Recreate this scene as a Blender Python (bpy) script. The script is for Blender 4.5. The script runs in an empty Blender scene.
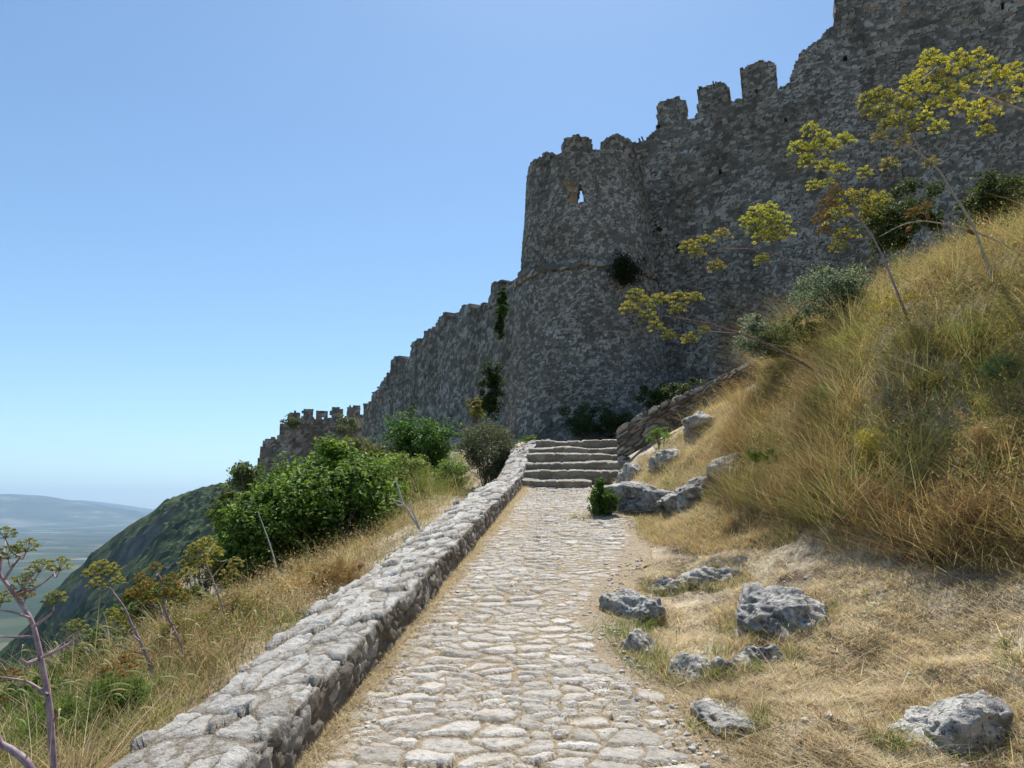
import bpy, math
import numpy as np
rng = np.random.default_rng(11)
SC = bpy.context.scene
COL = SC.collection
R = math.radians

# ------------------------------------------------------------------ camera geometry
F = 711.0
PITCH = R(10.0)
CP, SP = math.cos(PITCH), math.sin(PITCH)
def P(px, py, Y):
    """point on the sight line of a pixel at forward distance Y (metres)"""
    u = (px-512)/F; w = (384-py)/F
    d = CP - w*SP
    return np.array([u/d*Y, Y, (SP + w*CP)/d*Y])
def project(p):
    p = np.asarray(p, float)
    z = p[..., 1]*CP + p[..., 2]*SP
    yv = -p[..., 1]*SP + p[..., 2]*CP
    z = np.where(z < 0.05, 0.05, z)
    return 512 + F*p[..., 0]/z, 384 - F*yv/z, z

# ------------------------------------------------------------------ noise
def _h(ix, iy, iz, seed):
    n = (ix.astype(np.int64)*374761393 + iy.astype(np.int64)*668265263 + iz.astype(np.int64)*2147483647 + seed*1274126177) & 0xFFFFFFFF
    n = ((n ^ (n >> 13))*1274126177) & 0xFFFFFFFF
    n = ((n ^ (n >> 16))*2246822519) & 0xFFFFFFFF
    n = n ^ (n >> 15)
    return (n & 0xFFFFFF)/float(0xFFFFFF)
def vnoise(x, y, z=None, seed=0):
    x = np.asarray(x, float); y = np.asarray(y, float)
    z = np.zeros_like(x) if z is None else np.asarray(z, float)
    xi, yi, zi = np.floor(x), np.floor(y), np.floor(z)
    fx, fy, fz = x-xi, y-yi, z-zi
    fx = fx*fx*(3-2*fx); fy = fy*fy*(3-2*fy); fz = fz*fz*(3-2*fz)
    xi = xi.astype(np.int64); yi = yi.astype(np.int64); zi = zi.astype(np.int64)
    r = 0
    for dz in (0, 1):
        a = _h(xi, yi, zi+dz, seed)*(1-fx) + _h(xi+1, yi, zi+dz, seed)*fx
        b = _h(xi, yi+1, zi+dz, seed)*(1-fx) + _h(xi+1, yi+1, zi+dz, seed)*fx
        r = r + (a*(1-fy)+b*fy)*(fz if dz else 1-fz)
    return r*2-1
def fbm(x, y, z=None, oct=4, seed=0, gain=.5):
    a = 1; s = 0; t = 0
    z = np.zeros_like(np.asarray(x, float)) if z is None else z
    for k in range(oct):
        s = s + a*vnoise(x, y, z, seed+k*17); t += a; a *= gain
        x = x*2.03+11.3; y = y*2.03+5.7; z = z*2.03+3.1
    return s/t
def worley(u, v, seed=0, jit=.9):
    """nearest cell: edge distance, two random numbers per cell, offset to the cell's point"""
    ui = np.floor(u).astype(np.int64); vi = np.floor(v).astype(np.int64)
    z0 = np.zeros_like(ui)
    best = np.full(u.shape, 1e9); bx = np.zeros(u.shape); by = np.zeros(u.shape); ci = np.zeros_like(ui); cj = np.zeros_like(ui)
    pts = []
    for i in (-2, -1, 0, 1, 2):
        for j in (-1, 0, 1) if abs(i) == 2 else (-2, -1, 0, 1, 2):
            cx, cy = ui+i, vi+j
            x = cx + .5 + (_h(cx, cy, z0, seed)-.5)*jit; y = cy + .5 + (_h(cx, cy, z0+7, seed)-.5)*jit
            d = (x-u)**2 + (y-v)**2
            m = d < best
            best = np.where(m, d, best); bx = np.where(m, x, bx); by = np.where(m, y, by)
            ci = np.where(m, cx, ci); cj = np.where(m, cy, cj)
            pts.append((x, y))
    edge = np.full(u.shape, 1e9)
    for x, y in pts:
        dx, dy = x-bx, y-by
        L = np.sqrt(dx*dx+dy*dy)
        e = ((x+bx)/2-u)*dx + ((y+by)/2-v)*dy
        e = np.where(L > 1e-6, e/np.maximum(L, 1e-6), 1e9)
        edge = np.minimum(edge, e)
    return edge, _h(ci, cj, z0+13, seed), _h(ci, cj, z0+29, seed), u-bx, v-by
def sstep(a, b, x):
    t = np.clip((x-a)/(b-a), 0, 1)
    return t*t*(3-2*t)

# ------------------------------------------------------------------ objects
def tag(o, label=None, cat=None, group=None, kind=None):
    if label: o['label'] = label
    if cat: o['category'] = cat
    if group: o['group'] = group
    if kind: o['kind'] = kind
    return o
def empty(name, loc, label=None, cat=None, group=None):
    o = bpy.data.objects.new(name, None); COL.objects.link(o)
    o.location = tuple(float(c) for c in loc); o.empty_display_size = .2
    return tag(o, label, cat, group)
def mesh(name, V, polys, mat, parent=None, smooth=False, attrs=None, cols=None):
    """polys: list of int arrays (n,3) or (n,4); vertices in world coordinates"""
    V = np.asarray(V, np.float64)
    org = np.zeros(3)
    if parent is not None: org = np.array(parent.location)
    else: org = np.array([V[:, 0].mean(), V[:, 1].mean(), V[:, 2].min()])
    me = bpy.data.meshes.new(name)
    polys = [np.asarray(p, np.int32) for p in (polys if isinstance(polys, list) else [polys]) if len(p)]
    me.vertices.add(len(V)); me.vertices.foreach_set('co', (V-org).astype(np.float32).ravel())
    nl = sum(p.size for p in polys); nf = sum(len(p) for p in polys)
    me.loops.add(nl); me.polygons.add(nf)
    me.loops.foreach_set('vertex_index', np.concatenate([p.ravel() for p in polys]))
    sizes = np.concatenate([np.full(len(p), p.shape[1], np.int32) for p in polys])
    me.polygons.foreach_set('loop_start', np.concatenate([[0], np.cumsum(sizes)[:-1]]).astype(np.int32))
    me.polygons.foreach_set('use_smooth', np.full(nf, bool(smooth)))
    for k, a in (attrs or {}).items():
        at = me.attributes.new(k, 'FLOAT', 'POINT'); at.data.foreach_set('value', np.asarray(a, np.float32).ravel())
    if cols is not None:
        at = me.attributes.new('col', 'FLOAT_COLOR', 'POINT')
        c = np.ones((len(V), 4), np.float32); c[:, :3] = cols; at.data.foreach_set('color', c.ravel())
    me.update(calc_edges=True); me.validate()
    me.materials.append(mat)
    o = bpy.data.objects.new(name, me); COL.objects.link(o)
    if parent is not None: o.parent = parent
    else: o.location = org
    return o
def gridf(ny, nx, off=0):
    i, j = np.mgrid[0:ny-1, 0:nx-1]
    a = (i*nx+j).ravel()+off
    return np.stack([a, a+1, a+nx+1, a+nx], 1)
def tube(pts, rad, seg=7):
    """returns V, F(quads) for a tube through pts"""
    pts = np.asarray(pts, float); n = len(pts); rad = np.broadcast_to(np.asarray(rad, float), (n,))
    T = np.gradient(pts, axis=0); T /= np.linalg.norm(T, axis=1)[:, None]+1e-9
    ref = np.array([.31, .2, .93]); A = np.cross(T, ref); A /= np.linalg.norm(A, axis=1)[:, None]+1e-9
    B = np.cross(T, A)
    th = np.linspace(0, 2*np.pi, seg, endpoint=False)
    V = pts[:, None] + rad[:, None, None]*(np.cos(th)[None, :, None]*A[:, None] + np.sin(th)[None, :, None]*B[:, None])
    Fq = []
    i, j = np.mgrid[0:n-1, 0:seg]
    a = (i*seg+j).ravel(); b = (i*seg+(j+1) % seg).ravel()
    return V.reshape(-1, 3), np.stack([a, b, b+seg, a+seg], 1)
def smoothpath(pts, n=16):
    pts = np.asarray(pts, float); t = np.linspace(0, len(pts)-1, n)
    out = []
    for k in t:
        i = min(int(k), len(pts)-2); f = k-i
        p0 = pts[max(i-1, 0)]; p1 = pts[i]; p2 = pts[i+1]; p3 = pts[min(i+2, len(pts)-1)]
        out.append(.5*((2*p1)+(-p0+p2)*f+(2*p0-5*p1+4*p2-p3)*f*f+(-p0+3*p1-3*p2+p3)*f**3))
    return np.array(out)
class MB:
    def __init__(s): s.V = []; s.Q = []; s.T = []; s.C = []; s.n = 0
    def add(s, V, Q=None, T=None, c=None):
        V = np.asarray(V, float)
        s.V.append(V)
        if Q is not None and len(Q): s.Q.append(np.asarray(Q)+s.n)
        if T is not None and len(T): s.T.append(np.asarray(T)+s.n)
        if c is not None: s.C.append(np.broadcast_to(np.asarray(c, float), (len(V), 3)))
        s.n += len(V)
    def build(s, name, mat, parent=None, smooth=False):
        P_ = []
        if s.Q: P_.append(np.concatenate(s.Q))
        if s.T: P_.append(np.concatenate(s.T))
        return mesh(name, np.concatenate(s.V), P_, mat, parent, smooth, cols=np.concatenate(s.C) if s.C else None)

# ------------------------------------------------------------------ materials
class NT:
    def __init__(s, name):
        s.m = bpy.data.materials.new(name); s.m.use_nodes = True; s.t = s.m.node_tree; s.t.nodes.clear()
        s.out = s.n('ShaderNodeOutputMaterial')
    def n(s, typ, **kw):
        nd = s.t.nodes.new(typ)
        for k, v in kw.items():
            if hasattr(nd, k): setattr(nd, k, v)
            else: nd.inputs[k.replace('_', ' ')].default_value = v
        return nd
    def l(s, a, b): s.t.links.new(a, b)
    def pos(s):
        return s.n('ShaderNodeNewGeometry').outputs['Position']
    def scaled(s, v, sc):
        m = s.n('ShaderNodeMapping'); m.inputs['Scale'].default_value = sc; s.l(v, m.inputs['Vector']); return m.outputs['Vector']
    def noise(s, v, scale, detail=4, rough=.55, dist=0):
        nd = s.n('ShaderNodeTexNoise'); s.l(v, nd.inputs['Vector'])
        nd.inputs['Scale'].default_value = scale; nd.inputs['Detail'].default_value = detail
        nd.inputs['Roughness'].default_value = rough; nd.inputs['Distortion'].default_value = dist
        return nd.outputs['Fac']
    def voro(s, v, scale, feat='F1', out='Distance'):
        nd = s.n('ShaderNodeTexVoronoi'); nd.feature = feat; s.l(v, nd.inputs['Vector']); nd.inputs['Scale'].default_value = scale
        return nd.outputs[out]
    def ramp(s, fac, stops):
        nd = s.n('ShaderNodeValToRGB'); s.l(fac, nd.inputs['Fac']); e = nd.color_ramp.elements
        while len(e) < len(stops): e.new(.5)
        for el, (p, c) in zip(e, stops):
            el.position = p; el.color = (c, c, c, 1) if isinstance(c, (int, float)) else (*c, 1)
        return nd.outputs['Color']
    def mix(s, fac, a, b, mode='MIX'):
        nd = s.n('ShaderNodeMix'); nd.data_type = 'RGBA'; nd.blend_type = mode
        for sk, v in ((nd.inputs[0], fac), (nd.inputs[6], a), (nd.inputs[7], b)):
            if isinstance(v, (int, float)): sk.default_value = v
            elif isinstance(v, tuple): sk.default_value = (*v, 1)
            else: s.l(v, sk)
        return nd.outputs[2]
    def math(s, op, a, b=0.0):
        nd = s.n('ShaderNodeMath'); nd.operation = op
        for sk, v in ((nd.inputs[0], a), (nd.inputs[1], b)):
            if isinstance(v, (int, float)): sk.default_value = v
            else: s.l(v, sk)
        return nd.outputs[0]
    def attr(s, name, out='Fac'):
        nd = s.n('ShaderNodeAttribute'); nd.attribute_name = name; return nd.outputs[out]
    def bump(s, h, dist, strength=1.0, normal=None):
        nd = s.n('ShaderNodeBump'); nd.inputs['Strength'].default_value = strength; nd.inputs['Distance'].default_value = dist
        s.l(h, nd.inputs['Height'])
        if normal is not None: s.l(normal, nd.inputs['Normal'])
        return nd.outputs['Normal']
    def done(s, col, rough=.9, normal=None, spec=.3):
        b = s.n('ShaderNodeBsdfPrincipled')
        if isinstance(col, tuple): b.inputs['Base Color'].default_value = (*col, 1)
        else: s.l(col, b.inputs['Base Color'])
        b.inputs['Roughness'].default_value = rough; b.inputs['Specular IOR Level'].default_value = spec
        if normal is not None: s.l(normal, b.inputs['Normal'])
        s.l(b.outputs[0], s.out.inputs['Surface'])
        return s.m

def leaf_mat(name, trans=.35, rough=.6, spec=.2):
    t = NT(name)
    c = t.attr('col', 'Color')
    nz = t.noise(t.pos(), 9, 2)
    c2 = t.mix(t.math('MULTIPLY', nz, .5), c, t.mix(1.0, c, (.62, .6, .55), 'MULTIPLY'))
    b = t.n('ShaderNodeBsdfPrincipled'); t.l(c2, b.inputs['Base Color']); b.inputs['Roughness'].default_value = rough
    b.inputs['Specular IOR Level'].default_value = spec
    tr = t.n('ShaderNodeBsdfTranslucent'); t.l(t.mix(1.0, c2, (1.15, 1.12, .8), 'MULTIPLY'), tr.inputs['Color'])
    mx = t.n('ShaderNodeMixShader'); mx.inputs[0].default_value = trans
    t.l(b.outputs[0], mx.inputs[1]); t.l(tr.outputs[0], mx.inputs[2]); t.l(mx.outputs[0], t.out.inputs['Surface'])
    return t.m
M = {}
M['grass'] = leaf_mat('grass_blades', .42, .85, .05)
M['leaf'] = leaf_mat('leaves', .40, .55, .14)
M['weed'] = leaf_mat('dry_weed_leaves', .35, .9, .03)
M['flower'] = leaf_mat('umbel_florets', .42, .9, .03)

def masonry_mat(name, stone_a, stone_b, stone_c, mortar, brown, bump=.02, blot=.35):
    """per-stone tone and joint depth come from the built relief (attributes tone, joint)"""
    t = NT(name); p = t.pos()
    tone = t.attr('tone'); joint = t.attr('joint')
    base = t.ramp(tone, [(0, stone_a), (.45, stone_b), (.8, stone_c), (1, brown)])
    n1 = t.noise(p, 14, 6, .65)
    base = t.mix(.6, base, t.ramp(n1, [(.3, .5), (.5, .9), (.7, 1.3)]), 'MULTIPLY')
    n2 = t.noise(p, .45, 5, .6)
    base = t.mix(t.math('MULTIPLY', t.ramp(n2, [(.42, 0), (.62, 1)]), blot), base, t.mix(1.0, base, (.55, .47, .36), 'MULTIPLY'))
    j = t.ramp(t.math('ADD', joint, t.math('MULTIPLY', t.math('SUBTRACT', n1, .5), .6)), [(.25, 0), (.55, 1)])
    mm = t.mix(t.ramp(t.noise(p, 5, 4), [(.4, 0), (.62, 1)]), mortar, tuple(c*.5 for c in mortar))
    base = t.mix(j, mm, base)
    n3 = t.noise(p, 40, 5, .7)
    ns = t.noise(t.scaled(p, (1.0, 1.0, .22)), .9, 6, .62)
    base = t.mix(t.math('MULTIPLY', t.ramp(ns, [(.5, 0), (.66, 1)]), .7), base, t.mix(1.0, base, (.5, .46, .42), 'MULTIPLY'))
    h = t.math('ADD', t.math('MULTIPLY', n3, .5), t.math('MULTIPLY', n1, 1.0))
    return t.done(base, .93, t.bump(h, bump, .9), .15)
M['wall'] = masonry_mat('fortress_rubble_stone', (.15, .132, .108), (.25, .225, .193), (.48, .445, .39), (.165, .146, .12), (.29, .20, .13), .04, .5)
M['brick'] = masonry_mat('old_brown_brick', (.22, .13, .07), (.30, .18, .09), (.36, .24, .13), (.2, .15, .1), (.34, .2, .1), .02, .3)
M['wall_far'] = masonry_mat('distant_rubble_stone', (.17, .152, .13), (.26, .235, .205), (.42, .39, .35), (.16, .145, .12), (.27, .18, .12), .06, .5)

def limestone_mat(name, dark=.08, white=.62, bump=.012, sc=1.0, warm=(1, .955, .87)):
    t = NT(name); p = t.pos()
    n1 = t.noise(p, 3.2*sc, 8, .7, .6); n2 = t.noise(p, 26*sc, 6, .7); n3 = t.noise(p, 9*sc, 5, .65, 1.0)
    g = tuple(.42*w for w in warm)
    c = t.ramp(n1, [(.3, (dark, dark, dark*.98)), (.42, (.24, .235, .225)), (.54, g), (.72, tuple(white*w for w in warm))])
    c = t.mix(t.ramp(n3, [(.5, 0), (.64, .75)]), c, tuple(white*w for w in warm))
    c = t.mix(t.ramp(n2, [(.53, 0), (.62, .8)]), c, (.045, .045, .045))
    h = t.math('ADD', t.math('MULTIPLY', n3, 1.0), t.math('MULTIPLY', n2, .45))
    return t.done(c, .9, t.bump(h, bump*2.2, 1), .2)
M['rock'] = limestone_mat('weathered_limestone', .08, .68, .03)

def paving_mat(name, a, b, c, gap_a, gap_b, bump=.006, lichen=.35):
    t = NT(name); p = t.pos()
    tone = t.attr('tone'); joint = t.attr('joint')
    base = t.ramp(tone, [(0, a), (.5, b), (1, c)])
    n1 = t.noise(p, 22, 7, .7); n2 = t.noise(p, 4, 5, .6, .5); n3 = t.noise(p, 90, 4, .7)
    base = t.mix(.9, base, t.ramp(n1, [(.32, .5), (.48, .92), (.7, 1.25)]), 'MULTIPLY')
    base = t.mix(.7, base, t.ramp(n3, [(.3, .7), (.5, 1.0), (.7, 1.15)]), 'MULTIPLY')
    base = t.mix(t.ramp(n1, [(.60, 0), (.68, lichen)]), base, (.09, .09, .09))
    base = t.mix(t.ramp(n2, [(.54, 0), (.68, .45)]), base, gap_a)
    gap = t.mix(t.ramp(n3, [(.35, 0), (.65, 1)]), gap_a, gap_b)
    j = t.ramp(t.math('ADD', joint, t.math('MULTIPLY', t.math('SUBTRACT', n1, .5), .9)), [(.3, 0), (.5, 1)])
    base = t.mix(j, gap, base)
    h = t.math('ADD', t.math('MULTIPLY', n1, 1.0), t.math('MULTIPLY', n3, .35))
    return t.done(base, .88, t.bump(h, bump, 1), .25)
M['paving'] = paving_mat('worn_limestone_cobbles', (.36, .33, .285), (.47, .435, .385), (.58, .545, .495), (.40, .325, .225), (.24, .185, .125), .022, .6)
M['coping'] = paving_mat('rubble_parapet_stone', (.13, .105, .075), (.36, .34, .31), (.55, .53, .49), (.31, .275, .22), (.13, .105, .08), .026, .9)
M['step'] = paving_mat('worn_step_stone', (.17, .15, .12), (.34, .315, .27), (.46, .43, .38), (.30, .25, .17), (.2, .16, .10), .014, .5)

def ground_mat():
    t = NT('dry_hillside_soil'); p = t.pos()
    n1 = t.noise(p, 1.3, 6, .65); n2 = t.noise(p, 16, 5, .7); n3 = t.noise(t.scaled(p, (60, 60, 60)), 1, 4, .7); nb = t.noise(p, .035, 5, .6)
    soil = t.ramp(n1, [(.36, (.11, .08, .055)), (.46, (.34, .275, .195)), (.6, (.56, .48, .36))])
    soil = t.mix(.7, soil, t.ramp(n2, [(.3, .5), (.7, 1.35)]), 'MULTIPLY')
    soil = t.mix(.5, soil, t.ramp(n3, [(.3, .55), (.7, 1.3)]), 'MULTIPLY')
    # greener scrub down the slope, farmed plain at the bottom of the valley
    z = t.n('ShaderNodeSeparateXYZ'); t.l(p, z.inputs[0])
    scrub = t.ramp(nb, [(.35, (.022, .04, .016)), (.5, (.04, .06, .022)), (.68, (.13, .12, .065))])
    k1 = t.ramp(t.math('DIVIDE', t.math('ADD', z.outputs['Z'], 30.0), 26.0), [(.0, 0), (.9, 1)])
    c = t.mix(k1, scrub, soil)
    fp = t.scaled(p, (.0022, .0035, 1)); fl = t.n('ShaderNodeTexVoronoi'); fl.inputs['Scale'].default_value = 1.0
    fl.inputs['Randomness'].default_value = .8; t.l(fp, fl.inputs['Vector'])
    sp = t.n('ShaderNodeSeparateColor'); t.l(fl.outputs['Color'], sp.inputs[0])
    fields = t.ramp(sp.outputs[0], [(0, (.022, .036, .024)), (.4, (.04, .058, .034)), (.62, (.065, .08, .045)), (.88, (.10, .10, .06)), (1, (.20, .185, .13))])
    fields = t.mix(t.ramp(t.noise(p, .0009, 5, .6), [(.45, 0), (.6, .8)]), fields, (.028, .05, .028))
    k2 = t.ramp(t.math('DIVIDE', t.math('ADD', z.outputs['Z'], 330.0), 30.0), [(.0, 0), (.9, 1)])
    c = t.mix(k2, fields, c)
    h = t.math('ADD', n2, t.math('MULTIPLY', n3, .5))
    return t.done(c, .95, t.bump(h, .02, 1), .1)
M['ground'] = ground_mat()
def hill_mat(name, far=False):
    t = NT(name); p = t.pos()
    if far:
        n = t.noise(p, .0011, 7, .65)
        c = t.ramp(n, [(.38, (.03, .05, .03)), (.55, (.07, .09, .05)), (.68, (.2, .19, .14))])
        return t.done(c, .95, None, .1)
    n = t.noise(p, .02, 6, .65); tone = t.attr('tone'); rocky = t.attr('joint')
    c = t.ramp(tone, [(0, (.016, .030, .012)), (.45, (.042, .066, .024)), (.85, (.085, .11, .042)), (1, (.16, .155, .08))])
    c = t.mix(t.ramp(n, [(.52, 0), (.68, .55)]), c, (.10, .10, .055))
    n4 = t.noise(t.scaled(p, (1, 1, .25)), .12, 5, .7)
    c = t.mix(rocky, c, t.ramp(n4, [(.35, (.07, .07, .06)), (.65, (.2, .19, .16))]))
    return t.done(c, .95, t.bump(t.noise(p, .4, 4, .7), 1.2, .8), .1)
M['hill'] = hill_mat('scrub_covered_hill'); M['mountain'] = hill_mat('far_mountain', True)
def bark(name, a, b, sc=30):
    t = NT(name); p = t.pos(); n = t.noise(p, sc, 5, .6)
    return t.done(t.ramp(n, [(.35, a), (.65, b)]), .7, t.bump(n, .003, .7), .3)
M['stem_purple'] = bark('purplish_fennel_stem', (.20, .13, .16), (.38, .29, .31))
M['stem_dry'] = bark('dry_fennel_stem', (.22, .17, .13), (.48, .41, .33))
M['stem_dark'] = bark('brown_fennel_stem', (.10, .065, .06), (.22, .15, .13))
M['bark'] = bark('shrub_bark', (.08, .065, .05), (.2, .17, .14))
M['deadwood'] = bark('bleached_deadwood', (.3, .28, .25), (.5, .47, .42))

# ------------------------------------------------------------------ terrain
def path_z(Y):
    Y = np.asarray(Y, float)
    a = -1.62 + .153*Y
    s = .40 + (Y-13.2)/2.6*1.12
    b = 1.52 + (Y-15.8)*.10
    return np.where(Y < 13.2, a, np.where(Y < 15.8, s, b))
def foot_x(Y): return -1.33 + .116*np.asarray(Y, float)
_ry = np.array([-6, 2.0, 3.33, 4.02, 4.6, 5.4, 6.2, 7.3, 8.9, 10.5, 12.2, 13.3, 14.5, 16, 20])
_rx = np.array([1.1, 1.0, .90, .80, .71, .70, .88, 1.22, 1.50, 1.50, 1.48, 1.75, 2.15, 2.35, 3.0])
def right_x(Y): return np.interp(Y, _ry, _rx)
ctrl = []
def cp(px, py, Y, dz=0):
    p = P(px, py, Y); ctrl.append((p[0], p[1], p[2]+dz))
for y in (-6, -2, 1, 3, 5, 7, 9, 11, 13, 15, 16.5, 18):
    for x in (foot_x(y)-.1, right_x(y)+.05, (foot_x(y)+right_x(y))/2):
        ctrl.append((float(x), y, float(path_z(y))))
# right bank
for a in [(1024, 768, 3.0), (1024, 680, 3.5), (1024, 600, 4.15), (1024, 545, 4.6), (1024, 490, 5.0), (1024, 400, 5.7), (1024, 300, 6.9), (1024, 235, 8.6),
          (880, 768, 3.15), (880, 680, 3.95), (880, 600, 4.8), (880, 540, 5.6), (880, 470, 6.3), (880, 400, 7.1), (880, 330, 8.2), (880, 290, 9.8),
          (780, 700, 3.9), (780, 600, 5.4), (780, 530, 6.9), (780, 470, 8.2), (780, 410, 9.6), (780, 372, 11.4),
          (720, 560, 6.9), (720, 500, 8.8), (720, 450, 10.5), (720, 410, 12.5), (690, 640, 5.0), (680, 520, 9.3), (660, 490, 11), (650, 455, 13.3), (690, 425, 13.6)]:
    cp(*a)
# shelf behind the crest, up to the foot of the fortress wall
for x, y, z in [(2.9, 22, 2.1), (5, 24, 3.2), (5.5, 19, 2.7), (8, 20, 4.0), (8, 24, 4.6), (12, 16, 5.2), (12, 22, 6.3), (16, 14, 6.2), (18, 20, 7.8), (22, 12, 7.5), (26, 20, 9.5), (14, 10, 5.8),
                (10, 5, 5.0), (12, 0, 5.4), (10, -5, 4.2), (6, -4, 2.2), (5, 1.5, 2.0), (20, 2, 7), (30, 10, 9),
                (0, 24, 2.3), (0, 28, 2.7), (3, 30, 3), (-4, 36, 3.2), (-9, 45, 3.9), (-12, 60, 3.6), (-21, 60, 1.5), (-15, 52, 2.5), (0, 45, 6), (10, 45, 8), (20, 35, 10), (0, 65, 7), (-10, 75, 5)]:
    ctrl.append((x, y, z))
# left slope
for y in (-6, -2, 1, 3, 5, 7, 9, 11, 13, 15):
    ctrl.append((float(foot_x(y))-.75, y, float(path_z(y))+.04 - (.10 if y < 8 else .0 if y < 12 else .30 if y < 14 else .75)))
for a in [(0, 768, 3.9), (0, 715, 5.2), (80, 700, 4.9), (150, 660, 5.6), (230, 620, 6.4), (300, 585, 7.8), (350, 560, 8.6), (400, 520, 10.5), (430, 492, 13), (455, 484, 16)]:
    cp(*a)
for x, y, z in [(-6, 7, -3.0), (-6, 4, -2.4), (-5, 10, -2.4), (-4.6, 13, -1.5), (-7, 16, -3.2), (-3, 17, .3), (-2, 21, 1.2), (-.6, 16.5, .55), (-4, 24, 1.2), (-8, 24, -1.8), (-8, 30, -.6), (-14, 40, -3),
                (-12, 12, -8), (-12, 20, -7.5), (-10, 3, -5.5), (-8, -4, -4), (-20, 30, -11), (-22, 45, -7), (-28, 60, -9), (-20, 0, -12), (-30, 20, -22), (-38, 45, -20), (-30, -8, -20), (-38, 70, -20)]:
    ctrl.append((x, y, z))
ctrl = np.array(ctrl)
def kern(a, b):
    d2 = (a[:, None, 0]-b[None, :, 0])**2 + (a[:, None, 1]-b[None, :, 1])**2
    return np.sqrt(d2+.16)
_n = len(ctrl)
_A = np.zeros((_n+3, _n+3)); _A[:_n, :_n] = kern(ctrl, ctrl) - np.eye(_n)*.03
_A[:_n, _n] = 1; _A[:_n, _n+1:] = ctrl[:, :2]; _A[_n, :_n] = 1; _A[_n+1:, :_n] = ctrl[:, :2].T
_W = np.linalg.solve(_A, np.concatenate([ctrl[:, 2], np.zeros(3)]))
def tps(X, Y):
    X = np.asarray(X, float); Y = np.asarray(Y, float); sh = X.shape
    q = np.stack([X.ravel(), Y.ravel()], 1); out = np.empty(len(q))
    for i in range(0, len(q), 20000):
        s = q[i:i+20000]; out[i:i+20000] = kern(s, ctrl)@_W[:_n] + _W[_n] + s@_W[_n+1:]
    return out.reshape(sh)
def ground_z(X, Y, rough=True):
    X = np.asarray(X, float); Y = np.asarray(Y, float)
    Xc = np.clip(X, -38, 30); Yc = np.clip(Y, -8, 75)
    z = tps(Xc, Yc)
    dl = foot_x(Y) - .3 - X; dr = X - right_x(Y)
    d = np.maximum(dl, dr)
    k = sstep(0.0, .55, d)
    if rough:
        z = z + k*(.10*fbm(X*.9, Y*.9, oct=4, seed=3) + .05*fbm(X*4, Y*4, oct=3, seed=5) + .022*fbm(X*15, Y*15, oct=2, seed=8))
        z = z + k*.10*sstep(.5, 2, dr)*fbm(X*2.1, Y*2.1, oct=2, seed=33)
    z = (path_z(Y)-.03)*(1-k) + z*k
    z = np.where((Y > 12.7) & (d < 0.1), z-.12, z)
    out = np.hypot(X-Xc, np.maximum(Y-Yc, 0)+np.maximum(Yc-Y, 0)*.7)
    # beyond the near ground the mountainside falls to the plain
    fall = out*.55 + 20*vnoise(X/90, Y/90, seed=4)*sstep(5, 80, out)
    z = np.maximum(z - fall*(out > 0), -345.0 + 4*vnoise(X/900, Y/900, seed=9))
    return z
def hit(px, py, y0=2.2, y1=40):
    Y = np.linspace(y0, y1, 1500)
    u = (px-512)/F; w = (384-py)/F; d = CP-w*SP
    X = u/d*Y; Z = (SP+w*CP)/d*Y
    g = ground_z(X, Y, False)
    i = np.argmax(g > Z)
    if not (g > Z).any(): return P(px, py, 10)
    return np.array([X[i], Y[i], float(ground_z(X[i:i+1], Y[i:i+1])[0])])

def axis(breaks):
    """breaks: (start, stop, step) pieces, then geometric growth outward"""
    out = []
    for a, b, st in breaks: out.append(np.arange(a, b, st))
    return np.concatenate(out)
def geo(a, b, n): return a + (b-a)*(np.geomspace(1, 400, n)-1)/399
xs = np.concatenate([-geo(40, 26000, 60)[::-1], axis([(-39, -10, .8), (-10, -4, .16), (-4, -1.6, .06), (-1.6, 1.0, .08), (1.0, 5, .035), (5, 9, .08), (9, 30, .5)]), geo(30, 9000, 30)])
ys = np.concatenate([-geo(8, 6000, 24)[::-1], axis([(-7, 1.5, .3), (1.5, 7, .035), (7, 14, .06), (14, 26, .2), (26, 75, 1.0)]), geo(75, 26000, 60)])
XX, YY = np.meshgrid(xs, ys)
ZZ = ground_z(XX, YY)
g = mesh('ground', np.stack([XX, YY, ZZ], -1).reshape(-1, 3), gridf(*XX.shape), M['ground'], smooth=True)
tag(g, kind='structure')

# mid hill with scrub
hx = np.arange(-1150, 60, 3.2); hy = np.arange(430, 1500, 3.2)
XX, YY = np.meshgrid(hx, hy)
sil = [(-400, 800), (-250, 760), (-120, 705), (0, 648), (30, 620), (47, 597), (70, 572), (86, 560), (90, 552), (104, 543), (120, 531), (138, 519), (152, 512), (165, 501), (180, 496), (200, 489), (225, 484), (300, 465), (420, 440)]
rt = np.array([P(a, b, 900) for a, b in sil])
ridge = np.interp(XX*900/np.maximum(YY, 600), rt[:, 0], rt[:, 2])
ry = 900 + 60*vnoise(XX/200, XX*0, seed=2)
near = np.maximum(ry-YY, 0); farr = np.maximum(YY-ry, 0)
spur = 34*fbm(XX/170, YY/260, oct=4, seed=21)
ZZ = ridge - near*.42 - near*near*.0002 - farr*.55 + spur*sstep(10, 160, near+farr)
cl = np.exp(-((near-52)/26)**2)*sstep(-640, -560, XX)*(1-sstep(-330, -250, XX))
cx_ = sstep(-520, -480, XX)*(1-sstep(-410, -370, XX))
cl = np.exp(-((near-44)/9)**2)*cx_
ZZ = ZZ - 15*sstep(36, 50, near)*cx_ + 12*sstep(50, 130, near)*cx_
e, t1, t2, _, _ = worley(XX/9+.3*vnoise(XX/7, YY/7, seed=1), YY/9, seed=4)
dens = sstep(-.25, .15, fbm(XX/70, YY/70, oct=3, seed=31)+.15)
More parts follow.
